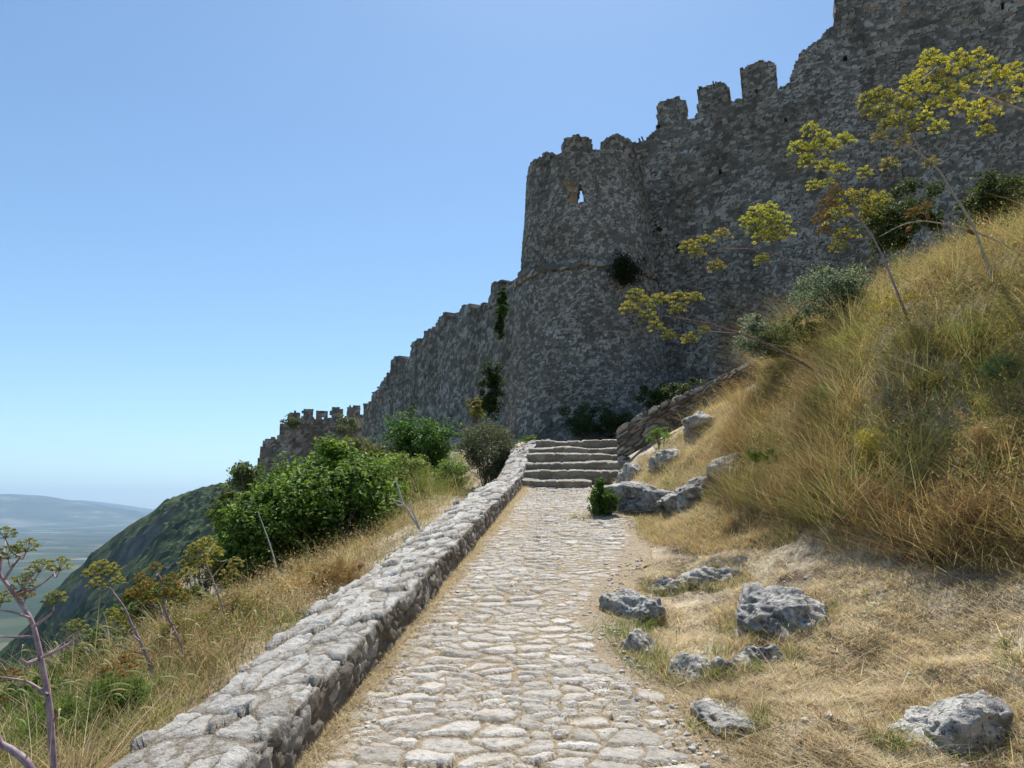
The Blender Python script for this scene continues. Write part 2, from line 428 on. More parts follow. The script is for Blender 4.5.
ZZ = ZZ + (.3+.7*sstep(0, 25, near+farr))*(1-cl)*(.35+.65*dens)*(2+4.5*t2)*sstep(0, .4, e) + cl*5*fbm(XX/12, YY/12, oct=3, seed=12)
e9, u1, u2, _, _ = worley(XX/26, YY/26, seed=8)
ZZ = ZZ + (1-cl)*sstep(0, 30, near+farr)*6*u2*sstep(0, .35, e9)*sstep(-.1, .3, fbm(XX/90, YY/90, oct=2, seed=16)) + .8*vnoise(XX/3, YY/3, seed=6)
rocky = np.clip(cl*1.1*sstep(-.3, .2, fbm(XX/45, YY/45, oct=3, seed=41)) + .3*sstep(.28, .4, fbm(XX/30, YY/30, oct=4, seed=51)), 0, 1)
h = mesh('hill', np.stack([XX, YY, ZZ], -1).reshape(-1, 3), gridf(*XX.shape), M['hill'], smooth=False, attrs={'tone': np.clip(t1*.8+.3*fbm(XX/40, YY/40, seed=9), 0, 1), 'joint': rocky})
tag(h, kind='structure')
# far mountains across the valley
mx = np.linspace(-30000, 6000, 300); my = np.linspace(12500, 24000, 90)
XX, YY = np.meshgrid(mx, my)
msil = [(-900, 470), (-300, 486), (0, 496), (20, 495), (40, 497), (70, 500), (100, 505), (130, 511), (145, 515), (170, 518), (260, 518), (520, 518)]
rt = np.array([P(a, b, 17000) for a, b in msil])
rz = np.interp(XX, rt[:, 0], rt[:, 2]+345)
prof = np.exp(-((YY-17000)/2300)**2)
ZZ = -350 + rz*prof*(1+.18*fbm(XX/2500, YY/2500, oct=4, seed=77)*sstep(0, .9, 1-prof+.25)) + 60*fbm(XX/900, YY/900, oct=3, seed=78)*prof
m = mesh('mountain', np.stack([XX, YY, ZZ], -1).reshape(-1, 3), gridf(*XX.shape), M['mountain'], smooth=True); tag(m, kind='structure')
mx = np.linspace(-32000, 6000, 160); my = np.linspace(24500, 25900, 20)
XX, YY = np.meshgrid(mx, my)
rt = np.array([P(a, b, 25200) for a, b in [(-300, 505), (0, 503), (80, 500), (110, 503), (150, 509), (200, 514), (300, 517)]])
ZZ = -350 + (np.interp(XX, rt[:, 0], rt[:, 2])+350)*np.exp(-((YY-25200)/600)**2)
m = mesh('mountain', np.stack([XX, YY, ZZ], -1).reshape(-1, 3), gridf(*XX.shape), M['mountain'], smooth=True); tag(m, kind='structure')

# ------------------------------------------------------------------ cobbled path
Yp = np.arange(-1.0, 13.3, .0095); Tn = 230
T = np.linspace(0, 1, Tn)
YY, TT = np.meshgrid(Yp, T, indexing='ij')
x0 = foot_x(YY)-.06; x1 = right_x(YY)+.20+.10*vnoise(YY*2.3, YY*0, seed=72)
XX = x0 + (x1-x0)*TT
def cobbles(X, Y, su=4.9, sv=8.0, seed=5):
    wu = X + .08*fbm(X*4, Y*4, oct=4, seed=61, gain=.55); wv = Y + .055*fbm(X*4, Y*4, oct=4, seed=62, gain=.55)
    big = vnoise(X*1.1, Y*1.1, seed=63)
    e, r1, r2, dx, dy = worley(wu*su + .25*big, wv*sv, seed=seed, jit=.95)
    dy = np.clip(dy, -.45, .45); dx = np.clip(dx, -.5, .5)
    f = worley(wu*su*1.75 + 9.3, wv*sv*1.7, seed=seed+31, jit=.95)
    sm = (_h(np.floor(r1*997).astype(np.int64), np.floor(r2*991).astype(np.int64), np.zeros(r1.shape, np.int64), 3) > .62)
    e2 = np.minimum(e*1.2, f[0]); e = np.where(sm, e2, e); r1 = np.where(sm, f[1], r1); r2 = np.where(sm, f[2], r2); dx = np.where(sm, f[3]*.6, dx); dy = np.where(sm, f[4]*.6, dy)
    return e, r1, r2, dx, dy
e, r1, r2, dx, dy = cobbles(XX, YY)
gapw = .03+.08*np.clip(fbm(XX*2, YY*2, oct=3, seed=64)+.2, 0, 1)
shape = sstep(gapw, gapw+.045, e+.03*fbm(XX*18, YY*18, oct=3, seed=73))*(1-.15*sstep(.3, .0, e))
edge_l = sstep(.02, .20, XX-foot_x(YY)+.10*vnoise(YY*3, XX*3, seed=65)); edge_r = 1-sstep(-.30, .02, XX-right_x(YY)+.16*vnoise(YY*2.2, XX, seed=66))
dirt = 1-sstep(.2, .6, vnoise(XX*1.3+4, YY*.8, seed=71))*.5
dirt = dirt*(1-.75*sstep(0, .5, XX-(.72+.06*YY))*sstep(6, 7.2, YY)*(1-sstep(10.3, 11.5, YY)))
keep = edge_l*edge_r*np.clip(dirt, 0, 1)
hgt = shape*(.006+.016*r2**2 + dx*.018*(r1-.5)*2 - dy*(.006+.026*r1) + .010*np.maximum(0, fbm(XX*7, YY*9, oct=2, seed=75)))*keep*(.85+.35*(r1 > .7))
hgt = hgt + .009*(.5-np.abs(fbm(XX*14, YY*14, oct=4, seed=67)))*shape + .0035*fbm(XX*34, YY*34, oct=3, seed=68) + .018*fbm(XX*.9, YY*.9, oct=2, seed=69)
edge_dip = .09*(sstep(.16, .26, XX-right_x(YY)))+.0
hgt = np.minimum(hgt, .027)
ZZ = path_z(YY) + hgt - edge_dip + .05*sstep(12.6, 13.3, YY)*0
pt = mesh('path', np.stack([XX, YY, ZZ], -1).reshape(-1, 3), gridf(*XX.shape)[:, ::-1], M['paving'], smooth=True,
          attrs={'tone': r1, 'joint': shape*np.clip(.25+.75*keep, 0, 1)*sstep(.1, .35, keep)*np.where(r2 < .12, .6, 1)})
tag(pt, kind='structure')

# ------------------------------------------------------------------ low parapet beside the path
def parapet():
    Y = np.arange(-1.0, 16.25, .0115)
    cx = foot_x(Y) + .10*sstep(13.2, 13.6, Y)*0 + .55*sstep(14.9, 16.4, Y)
    base = path_z(Y)
    sm = np.interp(Y, [-1, 13.25, 13.45, 15.8, 16.3], [-1.62-.153, .407, .40, 1.25, 1.30])
    top = sm + .215 + .045*sstep(13.25, 13.35, Y) + .02*vnoise(Y*1.3, Y*0, seed=81) - .07*sstep(15.6, 16.2, Y)
    wid = .445 + .03*vnoise(Y*.8, Y*0, seed=82) - .10*sstep(10.5, 13.6, Y) - .05*sstep(15, 16.2, Y)
    # profile: right foot -> right top -> left top -> outer foot
    seg = [np.linspace(0, 1, 26), np.linspace(0, 1, 54)[1:], np.linspace(0, 1, 26)[1:]]
    V = []; vv = []; nrm = []; zone = []
    rows = []
    nY = len(Y)
    def add(px, pz, v, nx, nz, tz):
        rows.append((px, pz, np.full(nY, v) if np.isscalar(v) else v, np.full(nY, nx), np.full(nY, nz), np.full(nY, tz)))
    hh = top-base+.10
    for t in seg[0]:
        k = sstep(.82, 1, t)
        add(cx-.035*t, base-.10+hh*t - .012*k, hh*t, math.cos(k*.8), math.sin(k*.8), 0.0)
    for t in seg[1]:
        k0 = 1-sstep(0, .08, t); k1 = sstep(.92, 1, t)
        add(cx-.035-wid*t, top+.010*np.sin(t*math.pi), hh+wid*t, .7*k0-.7*k1, 1.0, 1.0)
    for t in seg[2]:
        add(cx-.035-wid-.03*t, top-.45*t, hh+wid+.45*t, -1.0, .2*(1-t), 2.0)
    A = [np.stack([r[i] for r in rows], 1) for i in range(6)]
    X, Z, v, nx, nz, tz = A
    Yg = np.repeat(Y[:, None], X.shape[1], 1)
    L = np.hypot(nx, nz); nx, nz = nx/L, nz/L
    wu = Yg + .08*fbm(Yg*4, v*4, oct=4, seed=91, gain=.6); wv = v + .07*fbm(Yg*4+9, v*4, oct=4, seed=92, gain=.6)
    e1, r1, r2, dx, dy = worley(wu*5.8, wv*8.2, seed=14)
    e2, q1, q2, ex, ey = worley(wu*8, wv*11, seed=15)
    topm = tz == 1
    e = np.where(topm, e1, e2); a = np.where(topm, r1, q1); b = np.where(topm, r2, q2)
    sh = sstep(.02, .10, e)*np.where(topm & (b < .16), .4, 1)
    tilt = np.where(topm, dx*.05*(a-.5) - dy*.030*b, 0)
    d = sh*(np.where(topm, .003+.030*b*b, .006+.022*b)) + tilt*sh*.9 + .022*(.4-np.abs(fbm(Yg*9, v*9, oct=5, seed=93, gain=.65)))*(.5+sh) + .014*vnoise(Yg*2.2, v*3, seed=94)
    X = X + nx*d; Z = Z + nz*d
    Yg2 = Yg + .012*fbm(Yg*9, v*9+5, oct=2, seed=95)
    V = np.stack([X, Yg2, Z], -1)
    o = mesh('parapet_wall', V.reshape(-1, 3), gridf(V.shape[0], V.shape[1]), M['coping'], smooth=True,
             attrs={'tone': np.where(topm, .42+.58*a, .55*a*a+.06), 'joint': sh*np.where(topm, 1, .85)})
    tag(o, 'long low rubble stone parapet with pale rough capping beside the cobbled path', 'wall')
    return o
parapet()

# ------------------------------------------------------------------ steps at the head of the path
st = empty('stone_stairs', (1.1, 13.3, .3), 'flight of worn uneven stone steps at the top of the cobbled path', 'stairs')
bx = [(527, 592, 486), (535, 619, 476), (545, 622, 467), (553, 624, 459), (560, 620, 451), (566, 620, 444)]
for i in range(6):
    Yf = 13.18 + .435*i; z0 = .385 + .187*i; riser = .135
    pl = min(P(bx[i][0]-9, bx[i][2], Yf)[0], foot_x(Yf)+.55*sstep(14.9, 16.4, Yf)-.05); pr = P(bx[i][1]+(6 if i else 0), bx[i][2], Yf)[0]
    if i == 5: pr += .35
    n = int((pr-pl)/.013); xsx = np.linspace(pl, pr, n)
    # profile from the foot of the riser to the back of the tread
    pr_y = np.concatenate([np.zeros(12), np.linspace(.01, .62 if i < 5 else 2.4, 36)]); pr_z = np.concatenate([np.linspace(-.08, riser-.008, 12), riser + np.linspace(0, .052 if i < 5 else .18, 36)])
    U, Yo = np.meshgrid(xsx, pr_y); _, Zo = np.meshgrid(xsx, pr_z)
    s = np.linspace(0, 1, len(pr_y))[:, None]*.9 + 0*U
    front = (np.arange(len(pr_y)) < 12)[:, None] & (U > -99)
    sag = .09*vnoise(U*1.1+i*7, U*0+i, seed=100+i) + .02*vnoise(U*5, U*0+i*3, seed=101)
    e, a, b, dx, dy = worley(U*3.6+i*5.3+.2*vnoise(U*4, s*5, seed=3), np.cumsum(np.full_like(U, .021), 0)*6, seed=100+i)
    sh = sstep(.02, .16, e)
    d = .022*sh*(.5+b) + .012*fbm(U*14, s*14+i*3, oct=3, seed=104)
    Yw = Yf + Yo + sag - np.where(front, d, 0) - (.03*np.sin(np.clip((pr_z+.08)/(riser+.08), 0, 1)*math.pi/2))[:, None]*front
    Zw = z0 + Zo + np.where(front, 0, d) + .035*vnoise(U*1.7+i*3, U*0, seed=106)*(pr_z > 0)[:, None]
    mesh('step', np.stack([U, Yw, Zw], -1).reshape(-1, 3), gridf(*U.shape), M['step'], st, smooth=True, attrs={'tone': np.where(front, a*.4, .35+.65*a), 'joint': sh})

# ------------------------------------------------------------------ masonry shells
def shell(name, outer, mask, thick, mat, parent, holes=None, stone=(.30, .20), relief=.06, seed=1, label=None, cat=None, uv=None, rag=.03):
    """outer: (ny,nx,3) grid of the face, mask: (ny-1,nx-1) cells kept, thick: metres inward along -normal.
    Stones stand proud of the face; back and reveals are closed."""
    ny, nx = outer.shape[:2]
    du = np.gradient(outer, axis=1); dv = np.gradient(outer, axis=0)
    N = np.cross(du, dv); N /= np.linalg.norm(N, axis=2)[..., None]+1e-9
    U, Vv = uv
    wu = U + .10*fbm(U*1.6, Vv*1.6, oct=3, seed=seed+1)+.03*vnoise(U*7, Vv*7, seed=seed+5); wv = Vv + .08*fbm(U*1.6+7, Vv*1.6, oct=3, seed=seed+2)
    e, a, b, dx, dy = worley(wu/stone[0], wv/stone[1], seed=seed)
    e2, a2, b2, _, _ = worley(wu/stone[0]*.62+3, wv/stone[1]*.62+8, seed=seed+50)
    sm_ = fbm(U*.6, Vv*.6, oct=3, seed=seed+8) > .10
    e = np.where(sm_, e2, e); a = np.where(sm_, a2, a); b = np.where(sm_, b2, b)
    sh = sstep(.02, .15, e)*np.where(b < .12, .5, 1)
    d = relief*(sh*(.35+.75*b)-.4) + relief*.9*fbm(U*2.2, Vv*2.2, oct=4, seed=seed+3) + .10*fbm(U*.35, Vv*.35, oct=3, seed=seed+4)
    er = relief*.5*vnoise(U*9, Vv*9, seed=seed+9)
    O = outer + N*(d+er)[..., None]
    # ragged outline: small jitter of every vertex within the face
    tu = du/(np.linalg.norm(du, axis=2)[..., None]+1e-9)
    O = O + tu*(rag*vnoise(U*6, Vv*6, seed=seed+6))[..., None]; O[..., 2] += rag*vnoise(U*6+31, Vv*6, seed=seed+7)
    I = outer - N*thick; I = I + tu*(rag*vnoise(U*6, Vv*6, seed=seed+6))[..., None]; I[..., 2] += rag*vnoise(U*6+31, Vv*6, seed=seed+7)
    V = np.concatenate([O.reshape(-1, 3), I.reshape(-1, 3)]); n = ny*nx
    idx = np.arange(n).reshape(ny, nx)
    a0 = idx[:-1, :-1][mask]; a1 = idx[:-1, 1:][mask]; a2 = idx[1:, 1:][mask]; a3 = idx[1:, :-1][mask]
    Q = [np.stack([a0, a1, a2, a3], 1), np.stack([a3+n, a2+n, a1+n, a0+n], 1)]
    mp = np.pad(mask, 1)
    for (sy, sx, p, q) in ((-1, 0, (0, 0), (0, 1)), (1, 0, (1, 1), (1, 0)), (0, -1, (1, 0), (0, 0)), (0, 1, (0, 1), (1, 1))):
        nb = mp[1+sy:ny+sy, 1+sx:nx+sx]
        b_ = mask & ~nb
        i, j = np.nonzero(b_)
        v0 = idx[i+p[0], j+p[1]]; v1 = idx[i+q[0], j+q[1]]
        Q.append(np.stack([v1, v0, v0+n, v1+n], 1))
    Q = np.concatenate(Q)
    used = np.unique(Q); remap = np.full(2*n, -1); remap[used] = np.arange(len(used))
    tone = np.concatenate([a.ravel(), (a.ravel()*.5+.5)]); joint = np.concatenate([sh.ravel(), sh.ravel()])
    o = mesh(name, V[used], remap[Q], mat, parent, False, attrs={'tone': tone[used], 'joint': joint[used]})
    if label: tag(o, label, cat)
    return o
def ray_plane(px, py, A, D):
    """where a sight line meets the vertical plane through A along D: distance along D, height"""
    u = (px-512)/F; w = (384-py)/F; d = CP-w*SP; rx = u/d; rz = (SP+w*CP)/d   # point = Y*(rx,1,rz)
    # Y*rx = Ax + s*Dx ; Y = Ay + s*Dy
    s = (A[1]*rx - A[0])/(D[0]-D[1]*rx); Y = A[1]+s*D[1]
    return s, Y*rz
def wall_section(name, A, B, topline, merlons, thick, mat, label, res, base=-2.0, seed=1, stone=(.3, .2), relief=.06, holes=(), rag=.03, top_noise=.12, extend=(0, 0), merlon_label=None):
    A = np.array(A, float); B = np.array(B, float); D = (B-A)/np.linalg.norm(B-A)
    tl = sorted(ray_plane(x, y, A, D) for x, y in topline)
    s0 = tl[0][0]-extend[0]; s1 = tl[-1][0]+extend[1]
    S = np.arange(s0, s1+res, res); zt_max = max(z for _, z in tl)+.6
    def top(s): return np.interp(s, [a for a, _ in tl], [b for _, b in tl])
    Zs = np.arange(base, zt_max, res)
    Sg, Zg = np.meshgrid(S, Zs)
    # normal must look toward the viewer: order decided by sign
    flip = (D[0]*(0-A[1]) - D[1]*(0-A[0])) > 0
    pts = np.stack([A[0]+Sg*D[0], A[1]+Sg*D[1], Zg], -1)
    Uc = Sg
    if flip: pts = pts[:, ::-1]; Uc = Sg[:, ::-1]; Sg = Sg[:, ::-1]
    cs = (Sg[:-1, :-1]+Sg[1:, 1:])/2; cz = (Zg[:-1, :-1]+Zg[1:, 1:])/2
    e_, a_, _, _, _ = worley(cs/.34, cz/.22, seed=seed+40)
    mask = cz < top(cs) + top_noise*(a_-.5)*2 + .05*vnoise(cs*6, cs*0, seed=seed)
    for (hx0, hx1, hy0, hy1) in holes:
        q = [ray_plane(x, y, A, D) for x, y in ((hx0, hy0), (hx1, hy1))]
        a, b = sorted([q[0][0], q[1][0]]); c, d = sorted([q[0][1], q[1][1]])
        mask &= ~((cs > a) & (cs < b) & (cz > c) & (cz < d))
    root = empty(name, (A[0]+D[0]*(s0+s1)/2, A[1]+D[1]*(s0+s1)/2, float(np.clip(top((s0+s1)/2)-6, 0, 99))), label, 'wall')
    shell('masonry', pts, mask, thick, mat, root, seed=seed, uv=(Uc, Zg), stone=stone, relief=relief, rag=rag)
    for k, (mx0, mx1, myt, myb) in enumerate(merlons):
        a, zt = ray_plane(mx0, myt, A, D); b, zt2 = ray_plane(mx1, myt, A, D); zt = (zt+zt2)/2
        _, zb = ray_plane((mx0+mx1)/2, myb, A, D)
        a, b = min(a, b), max(a, b)
        S2 = np.arange(a-res, b+2*res, res); Z2 = np.arange(zb-.25, zt+res*3, res)
        Sg, Zg = np.meshgrid(S2, Z2); 
        pts = np.stack([A[0]+Sg*D[0], A[1]+Sg*D[1], Zg], -1)
        if flip: pts = pts[:, ::-1]; Sg = Sg[:, ::-1]
        cs = (Sg[:-1, :-1]+Sg[1:, 1:])/2; cz = (Zg[:-1, :-1]+Zg[1:, 1:])/2
        e_, a_, b_, _, _ = worley(cs/.3, cz/.2, seed=seed+60+k)
        mid = (a+b)/2; hw = (b-a)/2
        mask = (np.abs(cs-mid) < hw*(1+.16*(a_-.5)*2)) & (cz < zt - .16*(a_) - .22*(np.abs(cs-mid)/hw)**2*b_)
        # putlog eye in some merlons
        if name == 'fortress_wall' and k == 2:
            mask &= ~((np.abs(cs-mid+.12) < .07) & (np.abs(cz-(zb+.22)) < .1))
        pts = pts + 0
        nn = np.array([D[1], -D[0], 0])*(1 if (D[1]*(0-A[0]) - D[0]*(0-A[1])) > 0 else -1)
        shell('merlon', pts + nn*.02, mask, thick*.75, mat, root, seed=seed+k*3+70, uv=(Sg, Zg), stone=stone, relief=relief, rag=rag)
    return root, A, D
TX, TY = 2.83, 26.0
# right curtain wall
WA, WB = (3.4, 27.6), (21.5, 20.6)
topR = [(600, 142), (640, 140), (655, 130), (690, 118), (727, 101), (741, 97), (775, 90), (790, 80), (792, 74), (796, 58), (808, 47), (815, 42), (826, 28), (834, 22), (835, 2), (850, -8), (880, -30), (930, -60), (1080, -130)]
Rw, RA, RD = wall_section('fortress_wall', WA, WB, topR, [(656, 685, 97, 130), (697, 726, 82, 112), (741, 774, 60, 96)], 1.0, M['wall'],
             'tall grey rubble curtain wall climbing the hill on the right behind the yellow umbels', .055, base=-1, seed=210, stone=(.155, .10), relief=.032,
             holes=[(783, 787, 118, 123), (842, 848, 55, 60), (718, 722, 170, 175), (1000, 1006, 3, 9)])
# left curtain wall just behind the tower
topL = [(540, 262), (505, 286), (491, 290), (489, 300), (473, 309), (471, 313), (456, 315), (453, 321), (440, 320), (437, 327), (424, 333), (421, 345), (412, 350), (409, 361), (395, 364), (391, 374), (385, 376), (378, 388), (372, 393), (371, 403), (364, 405), (362, 425)]
LA, LB = (1.6, 28.6), (-9.3, 48)
wall_section('fortress_wall', LA, LB, topL, [(490, 503, 281, 300), (459, 471, 304, 322), (437, 447, 313, 330), (411, 421, 339, 356), (391, 401, 356, 372)], .9, M['wall'],
             'shaded curtain wall stepping down behind the round tower with worn toothed top', .11, base=-1, seed=310, stone=(.26, .17), relief=.03, top_noise=.16)
# farthest crenellated wall
topF = [(372, 416), (362, 415), (330, 418), (302, 419), (288, 421), (281, 424), (279, 436), (266, 439), (262, 442), (260, 454), (257, 462), (254, 480)]
wall_section('fortress_wall', (-11, 61), (-23.5, 58), topF, [(347, 360.5, 405, 419), (330.5, 343.5, 407, 421), (316, 328, 409.5, 421), (302.5, 313.5, 407.5, 421), (289, 300, 411, 423), (366, 373, 403, 418)], .8, M['wall_far'],
             'lowest far wall with a row of square merlons beyond the leafy green bush', .16, base=-8, seed=410, stone=(.36, .24), relief=.05, top_noise=.1)

# round tower
def r_of(z):
    return np.interp(z, [-2, 2.4, 8.15, 8.35, 8.36, 12.8], [3.35, 3.09, 2.68, 2.64, 2.54, 2.26])
tow = empty('round_tower', (TX, TY, 2.3), 'tall round stone tower with an arrow slit and merlons above the steps', 'tower')
def tower_grid(z0, z1, res, th0, th1, dr=0.0, rres=None):
    zs = np.arange(z0, z1+res, res); n = int((th1-th0)*2.9/res)
    th = np.linspace(th0, th1, n); TH, Z = np.meshgrid(th, zs)
    rr = r_of(Z)+dr
    return np.stack([TX+rr*np.cos(TH), TY+rr*np.sin(TH), Z], -1), TH*2.9, Z, TH
ttop = 12.75
# lower battered drum
pts, U, Z, TH = tower_grid(-1.5, 8.3, .048, -math.pi*1.22, .25*math.pi)
mask = np.ones((pts.shape[0]-1, pts.shape[1]-1), bool)
shell('lower_drum', pts, mask, .6, M['wall'], tow, seed=510, uv=(U, Z), stone=(.145, .092), relief=.028)
# string course
zc = np.linspace(8.16, 8.42, 6); thc = np.linspace(-math.pi*1.22, .25*math.pi, 220)
THc, Zc = np.meshgrid(thc, zc); rr = 2.66+.10+.05*np.sin((Zc-8.16)/.26*math.pi); 
shell('string_course', np.stack([TX+rr*np.cos(THc), TY+rr*np.sin(THc), Zc+.05*vnoise(THc*3, Zc*0, seed=4)], -1), np.ones((5, 219), bool), .35, M['wall'], tow, seed=520, uv=(THc*2.9, Zc), stone=(.3, .3), relief=.05)
# upper drum with the slit
pts, U, Z, TH = tower_grid(8.3, ttop+.3, .045, -math.pi*1.22, .25*math.pi)
ct = (TH[:-1, :-1]+TH[1:, 1:])/2; cz = (Z[:-1, :-1]+Z[1:, 1:])/2
_, a_, _, _, _ = worley(ct*2.6/.32, cz/.2, seed=77)
mask = cz < ttop + .1*(a_-.5) + .1*vnoise(ct*4, ct*0, seed=9)
slx = min(np.linspace(-math.pi, 0, 1441), key=lambda t: abs(project(np.array([TX+2.32*math.cos(t), TY+2.32*math.sin(t), 11.]))[0]-580))
zs0, zs1 = 10.70, 11.40
hw = .125/2.42*(1-.5*sstep(zs1-.4, zs1, cz))
mask &= ~((np.abs(ct-slx) < hw) & (cz > zs0) & (cz < zs1))
shell('upper_drum', pts, mask, .50, M['wall'], tow, seed=530, uv=(U, Z), stone=(.15, .095), relief=.032)
# brown brick patch beside the slit
pts, U, Z, TH = tower_grid(10.62, 11.72, .045, slx-.30, slx-.055, .035)
ct = (TH[:-1, :-1]+TH[1:, 1:])/2; cz = (Z[:-1, :-1]+Z[1:, 1:])/2
mask = (ct > slx-.20+.09*vnoise(cz*5, ct*9, seed=3)-.08*sstep(11.2, 11.5, cz)) & (cz > 10.75) & (cz < 11.6+.08*vnoise(ct*9, cz*0, seed=5))
shell('brick_reveal', pts, mask, .3, M['brick'], tow, seed=560, uv=(U, Z), stone=(.2, .06), relief=.02)
# wall-walk floor inside the tower
th = np.linspace(0, 2*np.pi, 48, endpoint=False)
Vf = np.concatenate([[[TX, TY, 10.4]], np.stack([TX+2.2*np.cos(th), TY+2.2*np.sin(th), 10.4+0*th], 1)])
mesh('wall_walk', Vf, np.array([[0, 1+k, 1+(k+1) % 48] for k in range(48)]), M['wall'], tow, attrs={'tone': np.full(49, .3), 'joint': np.full(49, .2)})
def th_px(px, z):
    """angle on the near side of the tower's rim seen at this column"""
    best = min(np.linspace(-math.pi, 0, 721), key=lambda t: abs(project(np.array([TX+r_of(z)*math.cos(t), TY+r_of(z)*math.sin(t), z]))[0]-px))
    return best
for k, (pa, pb, h_) in enumerate([(529, 552, .28), (562, 591, .72), (608, 637, .78)]):
    t0, t1 = th_px(pa, ttop+.3), th_px(pb, ttop+.3)
    pts, U, Z, TH = tower_grid(ttop-.2, ttop+h_+.12, .055, t0-.03, t1+.03, .01)
    ct = (TH[:-1, :-1]+TH[1:, 1:])/2; cz = (Z[:-1, :-1]+Z[1:, 1:])/2
    _, a_, b_, _, _ = worley(ct*2.4/.26, cz/.2, seed=90+k)
    mid = (t0+t1)/2; hw = (t1-t0)/2
    mask = (np.abs(ct-mid) < hw*(1+.24*(a_-.5))) & (cz < ttop+h_ - .18*a_ - .2*(np.abs(ct-mid)/hw)**2*b_)
    shell('merlon', pts, mask, .48, M['wall'], tow, seed=540+k, uv=(U, Z), stone=(.26, .18), relief=.06)

# low retaining wall right of the steps
rp = np.array([P(617, 452, 14.3), P(655, 430, 14.6), P(690, 412, 14.8), P(722, 395, 15.0), P(760, 372, 15.5)])
sp_ = smoothpath(rp, 60); L = np.concatenate([[0], np.cumsum(np.linalg.norm(np.diff(sp_[:, :2], axis=0), axis=1))])
ss = np.arange(0, L[-1], .035)
cx, cy, cz = (np.interp(ss, L, sp_[:, i]) for i in range(3))
hh = np.interp(ss, [0, .8, L[-1]], [.42, .45, .32])
prof = [(0, t) for t in np.linspace(-.5, .97, 24)] + [(t, 1) for t in np.linspace(.02, .45, 14)]
X = np.stack([cx+p[0]*.35 for p in prof], 1); Y = np.stack([cy+p[0]*.9+.03*max(p[1], 0) for p in prof], 1); Z = np.stack([cz+hh*p[1] for p in prof], 1)
U = np.repeat(ss[:, None], len(prof), 1); Vv = np.repeat(np.cumsum([0]+[.06 if k < 23 else .035 for k in range(len(prof)-1)])[None], len(ss), 0)
e, a, b, _, _ = worley(U/.3+.1*vnoise(U*5, Vv*5), Vv/.2, seed=66); sh = sstep(.03, .2, e)
d = .06*sh*(.4+b)+.03*fbm(U*5, Vv*5, seed=67)
tp = (np.array([p[1] for p in prof]) >= .97)[None, :]
V = np.stack([X, Y-np.where(tp, 0, d), Z+np.where(tp, d, 0)], -1)
o = mesh('retaining_wall', V.reshape(-1, 3), gridf(V.shape[0], V.shape[1])[:, ::-1], M['wall'], smooth=False, attrs={'tone': a, 'joint': sh})
tag(o, 'short low rubble retaining wall slanting up the bank right of the steps', 'wall')

# ------------------------------------------------------------------ rocks
ROCKS = []
def rock(px, py, wpx, hpx, label, depth=1.0, seed=0, sink=.35, sub=5, tilt=0.0, group=None, stretch=1.0, dY=0):
    c = hit(px, py+hpx*.30)
    _, _, zc = project(c)
    w = wpx/F*zc/2*1.12; h = hpx/F*zc/2*1.18; depth *= 1.5
    bm = icos(sub)
    V = bm[0].copy()
    n = V/np.linalg.norm(V, axis=1)[:, None]
    # blocky, faceted limestone: squash toward several random planes, then pits and ridges
    r = np.ones(len(V)); rr = np.random.default_rng(seed+900)
    for k in range(16):
        d = rr.normal(size=3); d /= np.linalg.norm(d); lim = rr.uniform(.5, .95)
        dot = n@d; r = np.minimum(r, np.where(dot > .05, lim/np.maximum(dot, .05), 9))
    q = n*1.0
    s = seed*3.7
    r = r*(1 + .38*fbm(q[:, 0]*1.6+s, q[:, 1]*1.6, q[:, 2]*1.6, oct=3, seed=seed))
    rid = 1-np.abs(fbm(q[:, 0]*3.5+s, q[:, 1]*3.5, q[:, 2]*3.5, oct=4, seed=seed+5))*2.2
    r = r + .09*(rid-.5) - .20*np.maximum(0, fbm(q[:, 0]*4+s, q[:, 1]*4, q[:, 2]*4, oct=3, seed=seed+9)-.10)
    r = r + .075*(.3-np.abs(fbm(q[:, 0]*9+s, q[:, 1]*9, q[:, 2]*9, oct=4, seed=seed+15)))
    V = n*r[:, None]*1.12*np.array([w, w*depth, h])
    V[:, 2] += tilt*V[:, 0]
    V = V + c + np.array([0, w*depth*.35+dY, h*(1-sink)*.5-.42*h]); ROCKS.append((c[0], c[1]+w*depth*.35+dY, w, w*depth))
    o = mesh('rock', V, bm[1], M['rock'], smooth=True)
    tag(o, label, 'rock', group)
    return o
_ico = {}
def icos(sub):
    if sub not in _ico:
        import bmesh
        b = bmesh.new(); bmesh.ops.create_icosphere(b, subdivisions=sub, radius=1)
        V = np.array([v.co[:] for v in b.verts]); T_ = np.array([[v.index for v in f.verts] for f in b.faces]); b.free()
        _ico[sub] = (V, T_)
    return _ico[sub]
RG = 'limestone rocks breaking through the dry bank'
